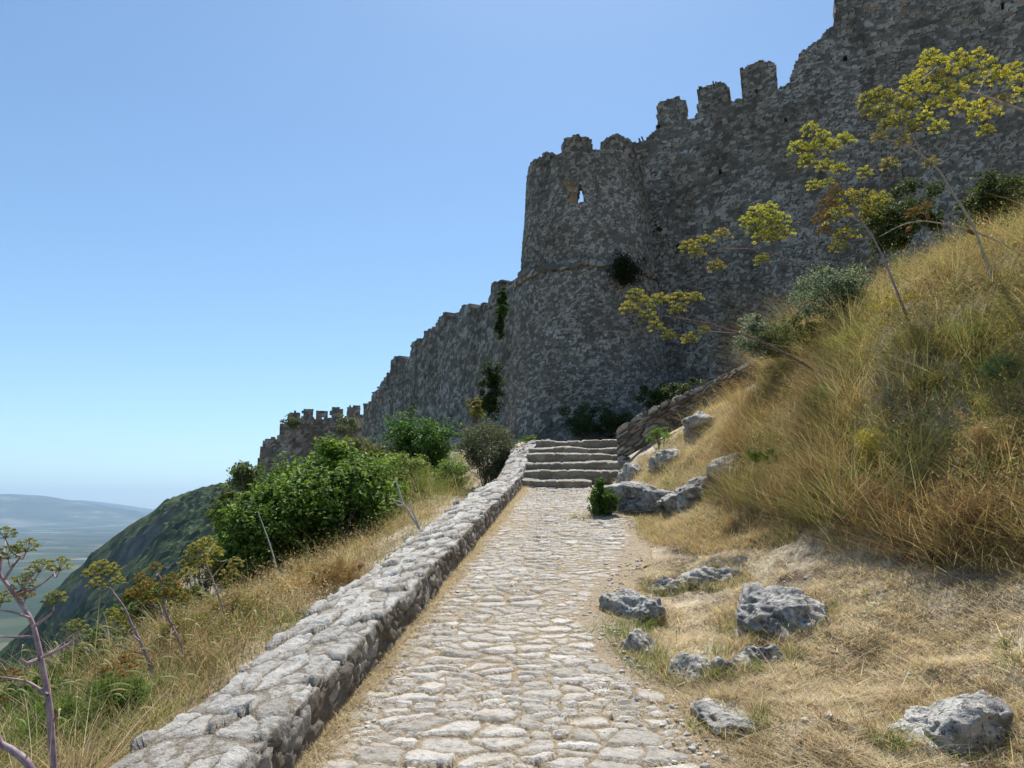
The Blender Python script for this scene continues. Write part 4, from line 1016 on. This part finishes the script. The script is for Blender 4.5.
bush('bush', 232, 556, 60, 70, 'shaggy mid green bush filling the gap below the airy tree like bush', G1, [2, 2, 1, 3], 5200, .045, Y=12.5, clump=90, seed=51)
bush('bush', 348, 452, 66, 40, 'dull olive scrub at the foot of the far wall', [(.12, .15, .05), (.18, .2, .08), (.08, .1, .035)], [2, 2, 1], 5200, .07, Y=28, clump=90, seed=52)
bush('bush', 285, 480, 80, 40, 'dusky green scrub under the far wall behind the large bush', [(.09, .13, .04), (.14, .17, .06), (.06, .08, .03)], [2, 2, 1], 5200, .07, Y=26, clump=90, seed=53)
bush('bush', 455, 476, 40, 34, 'low yellowish green weeds in the grass left of the rounded shrub', [(.2, .25, .07), (.27, .3, .1)], [1, 1], 2600, .03, Y=14.2, clump=60, seed=54, narrow=.2, stems=False)
bush('bush', 152, 612, 110, 56, 'broad green thicket on the slope behind the crooked fennel stems', [(.08, .13, .03), (.13, .19, .05), (.18, .22, .07)], [2, 2, 1], 6500, .035, Y=7.3, clump=110, seed=55)
bush('bush', 400, 474, 72, 56, 'loose yellow green bush at the upper end of the large bright bush', [(.2, .27, .06), (.28, .34, .1), (.14, .2, .04)], [2, 2, 1], 6500, .03, Y=13.2, clump=110, seed=56, stems=False)
bush('bush', 446, 478, 52, 38, 'low fresh green bush in the grass between the forked stalk and the rounded shrub', [(.15, .24, .05), (.22, .32, .08), (.1, .17, .035)], [2, 2, 1], 4600, .026, Y=13.4, clump=90, seed=57, stems=False)
bush('bush', 604, 500, 32, 44, 'little round green shrub standing in the path below the steps', [(.07, .14, .022), (.10, .19, .03), (.045, .09, .018)], [2, 2, 1], 3800, .026, clump=60, seed=13, narrow=.5, base_py=519)
bush('bush', 768, 334, 70, 54, 'silvery leaved bush on the crest of the bank behind the leaning fennel', [(.28, .33, .26), (.40, .44, .36), (.12, .16, .08), (.07, .1, .04)], [2, 1.5, 2, 2], 6500, .026, Y=10.4, clump=60, seed=14, narrow=.3, stems=False)
bush('bush', 838, 284, 96, 72, 'wide silvery green bush on the crest below the fennel heads', [(.25, .31, .24), (.36, .41, .33), (.10, .15, .07), (.06, .1, .04)], [2, 1.5, 2, 2], 8500, .026, Y=9.3, clump=70, seed=15, narrow=.3, stems=False)
bush('bush', 914, 210, 92, 70, 'dark green leafy bush on the crest in front of the wall', G3, [2, 2, 1.4], 7000, .034, Y=10.8, clump=70, seed=16, stems=False)
bush('bush', 1004, 196, 74, 70, 'dark glossy bush on the crest at the right edge', G3, [2, 2, 1.8], 6000, .034, Y=10.6, clump=60, seed=17, stems=False)
bush('bush', 806, 330, 92, 52, 'yellowish green undergrowth bush on the crest between the silvery bushes', [(.12, .15, .05), (.2, .22, .09), (.08, .1, .03)], [2, 2, 1], 5000, .026, Y=9.8, clump=80, seed=18, narrow=.3, stems=False)
bush('bush', 680, 392, 90, 34, 'shadowy scrub along the foot of the fortress wall', G3, [2, 2, 1], 6000, .05, Y=19.5, clump=90, seed=19)
bush('bush', 600, 420, 90, 40, 'dark scrub growing at the foot of the round tower', G3, [2, 1, 1], 6000, .045, Y=21.0, clump=90, seed=20)
bush('bush', 662, 436, 30, 22, 'bright lime green weed patch below the retaining wall', [(.15, .27, .04), (.2, .33, .06)], [1, 1], 1600, .022, clump=40, seed=21, narrow=.25, base_py=446)
bush('bush', 770, 455, 54, 20, 'lime green feathery weed hanging on the edge of the tall dry grass', [(.14, .24, .04), (.2, .3, .06)], [1, 1], 1800, .020, Y=7.7, clump=36, seed=22, narrow=.18, stems=False)
bush('bush', 475, 408, 22, 30, 'yellow green plant at the foot of the shaded stepped wall', [(.2, .21, .05), (.28, .25, .07)], [1, 1], 900, .05, Y=23, clump=26, seed=23)
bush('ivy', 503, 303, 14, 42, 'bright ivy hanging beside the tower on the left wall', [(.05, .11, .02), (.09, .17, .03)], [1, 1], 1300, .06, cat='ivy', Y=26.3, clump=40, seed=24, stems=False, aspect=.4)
bush('ivy', 490, 392, 32, 84, 'dark creeper enlarged to deepen the shade of the corner between the left wall and the tower', G3, [2, 1, 1], 4200, .06, cat='ivy', Y=28.3, clump=90, seed=25, stems=False, aspect=.3)  # creeper made bigger so its dark leaves also act as corner shade
bush('ivy', 500, 322, 14, 44, 'short dark creeper added as shade in the joint of the left wall and the tower', G3, [2, 1, 1], 1800, .05, cat='ivy', Y=27.2, clump=90, seed=58, stems=False, aspect=.4)  # added strip: its dark leaf colour stands in for shade in the recess
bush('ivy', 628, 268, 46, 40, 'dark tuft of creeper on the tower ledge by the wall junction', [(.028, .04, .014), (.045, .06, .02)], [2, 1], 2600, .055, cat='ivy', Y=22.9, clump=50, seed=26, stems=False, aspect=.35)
bush('wall_plant', 647, 206, 16, 9, 'topmost dark cushion plant rooted in the fortress wall', G3, [2, 1, 1], 420, .05, cat='plant', Y=wallY(647), clump=16, seed=27, stems=False, group='cushion plants rooted in the masonry')
bush('wall_plant', 658, 228, 13, 9, 'middle dark cushion plant rooted in the fortress wall', G3, [2, 1, 1], 360, .05, cat='plant', Y=wallY(658), clump=14, seed=28, stems=False, group='cushion plants rooted in the masonry')
bush('wall_plant', 680, 248, 14, 11, 'lowest dark cushion plant rooted in the fortress wall', G3, [2, 1, 1], 360, .05, cat='plant', Y=wallY(680), clump=14, seed=29, stems=False, group='cushion plants rooted in the masonry')
bush('bush', 84, 672, 120, 70, 'green bush on the slope below the purple fennel stem', [(.05, .10, .025), (.09, .15, .04), (.13, .2, .05)], [2, 2, 1], 5600, .028, Y=5.6, clump=90, seed=30)
bush('bush', 15, 712, 100, 60, 'green bush at the left edge behind the purple stem', [(.05, .10, .025), (.08, .14, .03)], [1, 1], 4200, .028, Y=4.7, clump=60, seed=31)
bush('bush', 200, 575, 50, 60, 'olive green feathery bush standing left of the leafy bushes', [(.12, .13, .03), (.17, .17, .04), (.08, .1, .03)], [2, 2, 1], 3200, .022, Y=9.2, clump=60, seed=32, narrow=.2)
bush('bush', 145, 640, 70, 60, 'mid green bush on the slope behind the fennels', [(.05, .09, .022), (.08, .13, .03)], [1, 1], 3000, .035, Y=8.6, clump=60, seed=33)
FE = [(.12, .19, .05), (.17, .25, .07), (.22, .27, .09)]
DR = [(.30, .19, .10), (.40, .28, .15), (.22, .14, .08)]
LG = [(.14, .22, .05), (.2, .3, .07), (.26, .33, .1), (.1, .16, .035)]
for a in [(425, 492, 60, 46, 'tall yellow green weeds behind the bleached forked stalk', [(.24, .3, .08), (.32, .36, .12), (.16, .22, .05)], 71), (452, 462, 44, 40, 'light green weeds between the vivid bush and the rounded shrub', LG, 72),
          (45, 735, 110, 60, 'green weeds at the foot of the purple stemmed fennel', LG, 73), (110, 705, 90, 50, 'mixed green weeds on the lower left slope', LG, 74),
          (170, 640, 80, 44, 'yellowing green weeds around the crooked fennel stems', [(.26, .28, .08), (.34, .32, .12), (.16, .2, .05)], 75), (330, 580, 90, 36, 'russet dried weeds in front of the large bush', [(.36, .23, .11), (.44, .32, .17), (.26, .2, .08)], 76),
          (235, 615, 80, 40, 'tawny weeds below the darker green bush', [(.42, .33, .17), (.34, .24, .11), (.26, .27, .1)], 77)]:
    bush('weed_patch', a[0], a[1], a[2], a[3], a[4], a[5], [1]*len(a[5]), 6500, .016, 'weed', clump=120, seed=a[6], narrow=.16, stems=False, base_py=a[1]+8, dense=.2)
for a in [(905, 498, 120, 62, 'matted brown dead weeds overhanging the mown bank', DR, 61), (985, 515, 110, 70, 'darkest matted dead weeds at the right edge of the rim', DR, 62),
          (742, 452, 60, 54, 'rusty dead weeds at the left end of the tall grass', DR, 63), (822, 478, 70, 44, 'sprawling brown dead weeds above the bare bank', DR, 64),
          (1000, 440, 80, 60, 'tawny dead weeds halfway up the right edge', [(.42, .31, .16), (.34, .24, .11), (.5, .4, .22)], 65),
          (955, 262, 90, 40, 'pale straw coloured weeds below the dry arching stalk', [(.5, .42, .24), (.36, .35, .14), (.6, .52, .34)], 66),
          (850, 345, 80, 44, 'yellow green weeds between the fennel stems', [(.32, .34, .09), (.4, .4, .13), (.24, .28, .07)], 67),
          (935, 340, 80, 40, 'olive and gold weeds in the middle of the upper bank', [(.34, .32, .1), (.44, .36, .12), (.22, .25, .07)], 68)]:
    bush('weed_patch', a[0], a[1], a[2], a[3], a[4], a[5], [1]*len(a[5]), 5200, .014, 'weed', clump=110, seed=a[6], narrow=.12, stems=False, base_py=a[1]+8, dense=.2)
for a in [(975, 335, 60, 44, 'feathery green fennel foliage low in the grass near the right edge', FE, 31),
          (1012, 372, 46, 40, 'blue green feathery foliage at the right edge above the brown grass', [(.13, .2, .09), (.2, .27, .13)], 32),
          (838, 402, 64, 36, 'green feathery foliage around the foot of the leaning fennel', FE, 33),
          (905, 300, 70, 34, 'yellow flowered weeds under the tall fennel crown', [(.42, .36, .07), (.5, .43, .08), (.2, .22, .06)], 34),
          (872, 452, 34, 50, 'upright yellow flowering weed in the middle of the dry grass', [(.5, .43, .06), (.58, .5, .08), (.25, .26, .06)], 35),
          (940, 385, 70, 40, 'olive weed patch in the brown grass of the bank', [(.2, .2, .06), (.28, .25, .08)], 36),
          (742, 398, 46, 40, 'reddish brown dried weed at the end of the retaining wall', [(.32, .2, .11), (.4, .28, .15), (.2, .2, .07)], 37),
          (790, 372, 60, 36, 'pale green weed patch near the crest behind the drooping spikes', [(.22, .27, .1), (.32, .35, .15)], 38)]:
    bush('weed_patch', a[0], a[1], a[2], a[3], a[4], a[5], [1]*len(a[5]), 2600, .016, 'weed', clump=44, seed=a[6], narrow=.16, stems=False, base_py=a[1]+4)
# small green tufts by the rocks
def tuft(px, py, n, h, label, cols, wts, spread=.06, seed=0):
    c = hit(px, py); r_ = np.random.default_rng(seed)
    b = np.repeat(c[None], n, 0); b[:, :2] += r_.normal(scale=spread, size=(n, 2)); b[:, 2] = ground_z(b[:, 0], b[:, 1])-.01
    V, Q, T_, C = blades(b, r_.uniform(.4, 1, n)*h, r_.uniform(.003, .006, n), r_.uniform(0, 6.28, n), r_.uniform(.1, .7, n), r_.uniform(0, .8, n), pick(cols, wts, n), 4)
    tag(mesh('grass_tuft', V, [Q, T_], M['grass'], cols=C), label, 'grass tuft')
GC = [GREEN, LIME, OLIVE, STRAW]
for a in [(625, 640, 160, .17, 'green grass tuft at the path edge below the rounded rock', .09), (745, 625, 110, .14, 'green tuft on the left side of the largest rock', .06),
          (655, 672, 110, .16, 'dark green tuft between the small pale rock and the hollow rock', .07), (828, 610, 60, .10, 'small green sprout right of the largest rock', .03),
          (890, 757, 70, .09, 'bright green sprout near the lower right boulder', .03), (1003, 640, 50, .09, 'lone green sprout in the straw near the right edge', .02),
          (1012, 660, 60, .10, 'green sprout between the lone sprout and the big boulder', .03), (715, 655, 60, .10, 'short green tuft above the hollow rock', .05),
          (690, 590, 60, .1, 'faint green tuft beside the long low rock', .05), (436, 640, 40, .07, 'little weed at the foot of the parapet', .02)]:
    tuft(a[0], a[1], a[2]*2, a[3]*1.2, a[4], GC, [3, 3, 1, .6], a[5]*1.25, int(a[0]))

# --- giant fennels
def floret_ball(mb, c, r, col, r_, n=60, flat=.75):
    q = r_.normal(size=(n, 3)); q /= np.linalg.norm(q, axis=1)[:, None]
    q[:, 2] = np.abs(q[:, 2])*1.0 - .25
    p = c + q*r*np.array([1, 1, flat])*(.75+.25*r_.random(n))[:, None]
    a = r_.normal(size=(n, 3)); a /= np.linalg.norm(a, axis=1)[:, None]; b = np.cross(a, q+.01); b /= np.linalg.norm(b, axis=1)[:, None]
    s = r*.29*(.7+.6*r_.random(n))[:, None]
    V = np.stack([p-a*s, p+b*s, p+a*s, p-b*s], 1).reshape(-1, 3)
    cc = np.clip(np.array(col)*(1+.25*r_.normal(size=(n, 1))), .01, .8)
    mb.add(V, np.arange(4*n).reshape(n, 4), c=np.repeat(cc, 4, 0))
def umbel(root, c, r, cols, r_, stalk_from=None, stem_mb=None, up=np.array([0, 0, 1.0])):
    """one umbel: rays fanning from a hub, each tipped with a small ball of florets"""
    mb = MB(); hub = c - up*r*.55
    k = max(9, int(16)); 
    for i in range(k):
        ph = i*2.4; cz = 1-(i+.5)/k*.95; rr = math.sqrt(1-cz*cz)
        d = np.array([rr*math.cos(ph), rr*math.sin(ph), cz]) + r_.normal(scale=.06, size=3)
        e = hub + d*np.array([r*.95, r*.95, r*1.15])
        V, Q = tube([hub, (hub+e)/2+up*r*.03, e], r*.022, 3); mb.add(V, Q, c=(.20, .21, .07))
        floret_ball(mb, e, r*.25, cols[r_.integers(len(cols))], r_, 36)
    mb.build('umbel', M['flower'], root)
    return hub
def fennel(label, Yb, stem, rad, branches, umbels, cols, stem_mat='stem_dark', seed=0, Yslope=0.0, hit_base=True, extra=None, sheath=()):
    """stem: list of pixels from root to tip at about Yb metres; umbels: (px, py, r_px[, dY])"""
    r_ = np.random.default_rng(seed+50)
    if hit_base is True:
        c = hit(*stem[0]); Yb = c[1]
    pts = [P(x, y, Yb+Yslope*i) for i, (x, y) in enumerate(stem)]
    root = empty('giant_fennel', pts[0], label, 'plant', 'giant fennels')
    if hit_base is True: pts = [pts[0]-np.array([0, 0, .12])]+pts
    sp = smoothpath(pts, 26)
    mb = MB(); V, Q = tube(sp, np.linspace(rad, rad*.42, len(sp)), 8); mb.add(V, Q)
    for br in branches:
        q = [P(x, y, Yb+Yslope*(len(stem)-1)*.6+r_.normal()*.03) for x, y in br]
        q = smoothpath(q, 9); V, Q = tube(q, np.linspace(rad*.45, rad*.22, 9), 6); mb.add(V, Q)
    ends = [sp[int(len(sp)*f)] for f in (.55, .7, .8, .9, .99)] 
    for u in umbels:
        px, py, rp = u[:3]; Yc = Yb + Yslope*(len(stem)-1)*.8 + (u[3] if len(u) > 3 else r_.normal()*.10)
        c = P(px, py, Yc); _, _, zc = project(c); r = rp*1.12/F*zc
        cu = u[4] if len(u) > 4 else cols
        hub = umbel(root, c, r, cu, r_)
        # stalk to the nearest point of the stem or a branch
        allp = np.concatenate([v for v in mb.V]); cand = allp[::3]
        dd = np.linalg.norm(cand-hub, axis=1) + .6*np.maximum(0, cand[:, 2]-hub[2])
        s = cand[np.argmin(dd)]; mid = (s+hub)/2 + np.array([0, 0, -.02])*1.0
        V, Q = tube(smoothpath([s, mid, hub], 7), np.linspace(rad*.28, rad*.14, 7), 5); mb.add(V, Q)
    mb.build('stem', M[stem_mat], root, True)
    for (px, py, L_, ang) in sheath:
        c = P(px, py, Yb); t = np.linspace(0, 1, 8); d = np.array([math.cos(ang), .1, math.sin(ang)])
        V, Q = tube(c+t[:, None]*L_*d, .022*np.sin(np.clip(t*.95+.04, 0, 1)*math.pi)+.002, 7); s_ = MB(); s_.add(V, Q, c=(.33, .16, .06)); s_.build('sheath', M['leaf'], root, True)
    return root
YEL = [(.62, .56, .08), (.70, .63, .12), (.48, .48, .10)]; OLV = [(.40, .38, .10), (.48, .43, .12), (.32, .33, .10)]; BRN = [(.30, .19, .08), (.24, .15, .06)]; YG = [(.54, .54, .12), (.46, .48, .11), (.6, .56, .15)]; PALEO = [(.45, .38, .16), (.38, .34, .13)]
ORG = [(.40, .28, .12), (.45, .32, .14), (.32, .24, .1)]
fennel('fennel leaning far left over the retaining wall with small olive heads', 0, [(845, 388), (800, 362), (760, 341), (716, 326), (690, 320), (664, 316)], .017, [[(716, 326), (700, 318), (690, 313)], [(740, 334), (715, 332), (700, 332)]],
       [(636, 295, 9), (629, 307, 9), (647, 315, 9), (656, 326, 8), (660, 299, 9), (679, 297, 8), (694, 297, 8), (677, 309, 8), (669, 335, 7), (689, 338, 8), (704, 330, 6), (645, 303, 8)], OLV, 'stem_dark', 1)
fennel('fennel bent sideways with one dense yellow green head in the middle', 0, [(852, 325), (836, 298), (816, 276), (793, 262), (779, 256), (759, 250), (725, 249), (711, 252)], .015, [],
       [(757, 212, 10, -.1), (768, 210, 10, .1), (780, 220, 9), (757, 226, 10), (770, 224, 10), (786, 232, 8), (748, 220, 8), (762, 236, 9), (775, 236, 8), (689, 246, 9, 0, OLV), (704, 240, 8, 0, OLV), (722, 234, 8, 0, PALEO), (716, 266, 8, 0, PALEO), (697, 252, 7, 0, OLV), (762, 259, 7, 0, OLV)], YG, 'stem_dark', 2)
fennel('short fennel with hanging olive foliage right of the silvery bush', 0, [(799, 348), (794, 318), (789, 292), (782, 268), (779, 262)], .013, [[(789, 292), (796, 280), (806, 264)]], [(792, 273, 10), (800, 283, 9), (788, 286, 8), (808, 262, 7), (816, 255, 6)], OLV, 'stem_dry', 3)
fennel('fennel with brown edged heads and a tall green head reaching left', 0, [(908, 322), (897, 292), (885, 262), (872, 236), (858, 218), (848, 206)], .016, [[(872, 236), (850, 205), (838, 185), (826, 170)], [(858, 218), (864, 205), (870, 195)]],
       [(873, 204, 12, .05), (862, 196, 10), (880, 198, 9), (848, 198, 11), (836, 214, 12), (845, 234, 11), (838, 246, 8), (822, 218, 8, 0, BRN), (828, 204, 8, 0, BRN), (824, 230, 7, 0, BRN), (835, 192, 7, 0, BRN), (870, 214, 9),
        (810, 129, 8, -.3, YG), (822, 138, 9, -.3, YG), (798, 147, 9, -.3, YG), (844, 139, 9, -.3, YG), (832, 146, 8, -.3, YG), (807, 160, 8, -.3, YG), (825, 165, 8, -.3, YG), (839, 168, 7, -.3, YG), (814, 185, 7, -.3, YG), (829, 182, 6, -.3, YG), (865, 172, 7, -.3, YG), (812, 148, 8, -.3, YG)], OLV, 'stem_purple', 4)
fennel('tall fennel with an olive crown of many heads before the wall', 0, [(998, 296), (985, 258), (971, 222), (954, 195), (939, 171), (922, 156), (909, 147), (886, 139)], .017, [[(922, 156), (910, 130), (900, 120)]],
       [(867, 99, 9), (878, 94, 9), (889, 97, 9), (902, 103, 9), (911, 106, 8), (879, 112, 9), (899, 120, 9), (868, 110, 7), (888, 122, 8), (879, 136, 7, 0, PALEO), (903, 141, 7, 0, PALEO), (931, 162, 7, 0, PALEO), (889, 163, 8, 0, PALEO), (923, 117, 8, 0, YG), (939, 126, 8, 0, YG), (912, 128, 8)], OLV, 'stem_dry', 5)
fennel('fennel entering from the right with the brightest yellow heads', 5.4, [(1075, 134), (1050, 122), (1024, 111), (996, 100), (978, 94), (958, 86)], .015, [[(978, 94), (985, 80), (992, 72)], [(996, 100), (990, 108), (986, 118)]],
       [(930, 55, 8), (938, 61, 8), (926, 63, 7), (910, 80, 8), (918, 76, 8), (912, 88, 8), (926, 90, 8), (936, 78, 8, 0, OLV), (948, 72, 8), (957, 57, 8), (966, 64, 8), (978, 54, 7), (988, 64, 8), (958, 90, 8), (948, 98, 9), (934, 103, 8), (960, 107, 8), (991, 75, 8), (1002, 76, 9), (1013, 68, 8), (1017, 80, 8), (980, 106, 9), (992, 112, 8), (976, 116, 8), (986, 130, 7), (1003, 98, 7, 0, PALEO), (1024, 92, 9), (970, 80, 8, 0, YG), (946, 84, 8, 0, YG)], YEL, 'stem_dry', 6, hit_base=False)
fennel('dry arching fennel stalk with rusty sheaths and no flowers', 0, [(1028, 258), (1016, 251), (995, 240), (975, 232), (948, 225), (921, 221), (900, 226), (879, 237)], .014, [[(948, 225), (955, 232), (958, 240)]], [(914, 212, 7, 0, BRN), (926, 205, 5, 0, BRN)], BRN, 'stem_dry', 7, sheath=[(975, 235, .14, 2.4), (912, 226, .10, 3.9), (929, 219, .09, 1.8)])
# left side
fennel('purple stemmed fennel with flat olive heads at the left edge', 2.9, [(54, 775), (50, 713), (47, 691), (39, 649), (31, 620), (16, 597), (0, 575), (-12, 556)], .0135,
       [[(48, 695), (30, 683), (14, 679), (-8, 676)], [(41, 658), (60, 649), (74, 640), (80, 630)], [(33, 627), (50, 615), (54, 608)], [(30, 618), (12, 612), (-8, 610)], [(36, 636), (14, 637), (-8, 636)], [(16, 597), (30, 578), (38, 570)], [(16, 597), (40, 585), (57, 571)], [(0, 575), (3, 555), (6, 538)], [(4, 580), (14, 565), (26, 551)], [(50, 740), (54, 722), (57, 712)], [(40, 660), (28, 663), (20, 658)]],
       [(6, 533, 9), (27, 546, 10), (9, 553, 10), (40, 566, 10), (60, 565, 10), (23, 581, 10), (55, 598, 10), (76, 626, 9), (26, 594, 8, 0, ORG), (11, 675, 9, 0, BRN), (-8, 560, 9), (2, 598, 8, 0, OLV)], [(.26, .28, .10), (.33, .33, .12)], 'stem_purple', 8, hit_base=False)
fennel('thick broken purple fennel stalk curling in at the lower left corner', 2.7, [(40, 790), (28, 764), (12, 750), (0, 742), (-6, 720), (-4, 690)], .016, [], [(3, 700, 5, 0, BRN)], BRN, 'stem_purple', 9, hit_base=False)
fennel('fennel with an olive head on a thin crooked stem, left of its neighbour', 0, [(156, 684), (148, 660), (140, 641), (131, 623), (124, 607), (109, 587)], .012, [[(140, 641), (130, 634), (122, 636)], [(146, 655), (128, 650), (118, 645)]],
       [(92, 572, 8), (101, 566, 9), (112, 570, 8), (97, 583, 8), (118, 580, 6), (118, 620, 8), (126, 630, 7), (112, 612, 6)], OLV, 'stem_purple', 10)
fennel('fennel with orange olive heads on a dark upright stem, before the olive bush', 0, [(188, 668), (177, 636), (164, 608), (163, 584), (158, 574)], .011, [[(170, 622), (156, 606), (150, 600)]],
       [(155, 567, 6), (141, 590, 9), (133, 594, 8), (147, 600, 8), (140, 578, 7), (170, 580, 9), (176, 590, 9), (166, 594, 7), (182, 598, 7), (150, 584, 7)], [(.33, .26, .06), (.28, .22, .06), (.38, .25, .08)], 'stem_purple', 11)
fennel('low fennel with clustered dried orange heads on the left slope', 0, [(140, 700), (128, 684), (120, 672)], .01, [], [(104, 672, 8), (112, 668, 9), (122, 664, 9), (130, 656, 9), (118, 676, 8), (108, 680, 7), (128, 670, 8), (136, 662, 7)], ORG, 'stem_dry', 12)
fennel('fennel with pale yellowish heads against the dark leafy bush', 0, [(232, 640), (222, 606), (212, 578), (204, 556)], .011, [[(212, 578), (222, 566), (228, 560)]], [(196, 548, 9), (206, 543, 9), (214, 552, 9), (190, 560, 9), (202, 562, 9), (188, 572, 8), (230, 572, 8, 0, PALEO), (236, 562, 7, 0, PALEO), (226, 584, 7, 0, PALEO)], OLV, 'stem_dry', 13)
# bare dead stalks beside the parapet
def deadwood(label, curves, seed, rad=.02, Y=None):
    c = hit(*curves[0][0]) if Y is None else P(*curves[0][0], Y); mb = MB()
    for k, cv in enumerate(curves):
        q = [P(x, y, c[1]+.05*i*(-1)**k) for i, (x, y) in enumerate(cv)]
        if k == 0: q = [q[0]-np.array([0, 0, .1])]+q
        sp = smoothpath(q, 14); rr = rad*(1 if k == 0 else .6); V, Q = tube(sp, np.linspace(rr, rr*.35, 14), 6); mb.add(V, Q)
    tag(mb.build('dead_stalk', M['deadwood'], None, True), label, 'dead plant')
deadwood('bleached bare forked stalk leaning left beside the parapet', [[(424, 537), (414, 520), (404, 505), (399, 490), (395, 478)], [(410, 513), (402, 503), (393, 500)], [(421, 532), (413, 512), (410, 500)], [(404, 505), (398, 505), (390, 496)]], 1, .022)
deadwood('thin brown bare stalk rising through the dark bush', [[(276, 566), (270, 545), (264, 528), (258, 512)]], 2, .012, Y=8.5)

# ------------------------------------------------------------------ haze
def haze():
    V = np.array([[x, y, z] for x in (-40000, 40000) for y in (-9000, 34000) for z in (-380, 900)], float)
    Fq = np.array([[0, 1, 3, 2], [4, 6, 7, 5], [0, 4, 5, 1], [2, 3, 7, 6], [0, 2, 6, 4], [1, 5, 7, 3]])
    m_ = bpy.data.materials.new('valley_haze'); m_.use_nodes = True; t = m_.node_tree; t.nodes.clear()
    o_ = t.nodes.new('ShaderNodeOutputMaterial'); v = t.nodes.new('ShaderNodeVolumePrincipled')
    v.inputs['Color'].default_value = (.50, .72, 1, 1); v.inputs['Density'].default_value = 4.2e-5; v.inputs['Anisotropy'].default_value = .2
    t.links.new(v.outputs[0], o_.inputs['Volume'])
    o = mesh('haze', V, [Fq], m_); tag(o, kind='stuff'); return o
haze()

# ------------------------------------------------------------------ light, sky, camera
SUN_AZ, SUN_EL = R(6), R(62)      # azimuth to the right of the view direction (+Y)
w = bpy.data.worlds.new('World'); SC.world = w; w.use_nodes = True
nt = w.node_tree; bg = nt.nodes['Background']; sky = nt.nodes.new('ShaderNodeTexSky'); sky.sky_type = 'NISHITA'; sky.sun_disc = False
sky.sun_elevation = SUN_EL; sky.sun_rotation = SUN_AZ; sky.altitude = 500; sky.air_density = 1.0; sky.dust_density = .6; sky.ozone_density = .85
tint = nt.nodes.new('ShaderNodeMix'); tint.data_type = 'RGBA'; tint.blend_type = 'MULTIPLY'; tint.inputs[0].default_value = 1
tint.inputs[7].default_value = (.775, .935, 1, 1); nt.links.new(sky.outputs[0], tint.inputs[6]); nt.links.new(tint.outputs[2], bg.inputs['Color']); bg.inputs['Strength'].default_value = .108
sd = bpy.data.lights.new('sun', 'SUN'); sd.energy = 5.0; sd.angle = R(.53); sd.color = (1, .955, .88)
so = bpy.data.objects.new('sun', sd); COL.objects.link(so)
from mathutils import Vector
dirv = Vector((math.sin(SUN_AZ)*math.cos(SUN_EL), math.cos(SUN_AZ)*math.cos(SUN_EL), math.sin(SUN_EL)))
so.rotation_euler = dirv.to_track_quat('Z', 'Y').to_euler(); so.location = (0, 0, 40)
cd = bpy.data.cameras.new('camera'); cam = bpy.data.objects.new('camera', cd); COL.objects.link(cam)
cd.sensor_width = 36; cd.lens = F/1024*36; cd.clip_start = .05; cd.clip_end = 120000
cam.rotation_euler = (math.pi/2+PITCH, 0, 0); SC.camera = cam
vs = SC.view_settings; vs.view_transform = 'Standard'; vs.look = 'None'; vs.gamma = 1; vs.exposure = .56; vs.use_curve_mapping = False
SC.cycles.max_bounces = 6; SC.cycles.transparent_max_bounces = 6; SC.cycles.volume_bounces = 0
SC.cycles.use_denoising = True
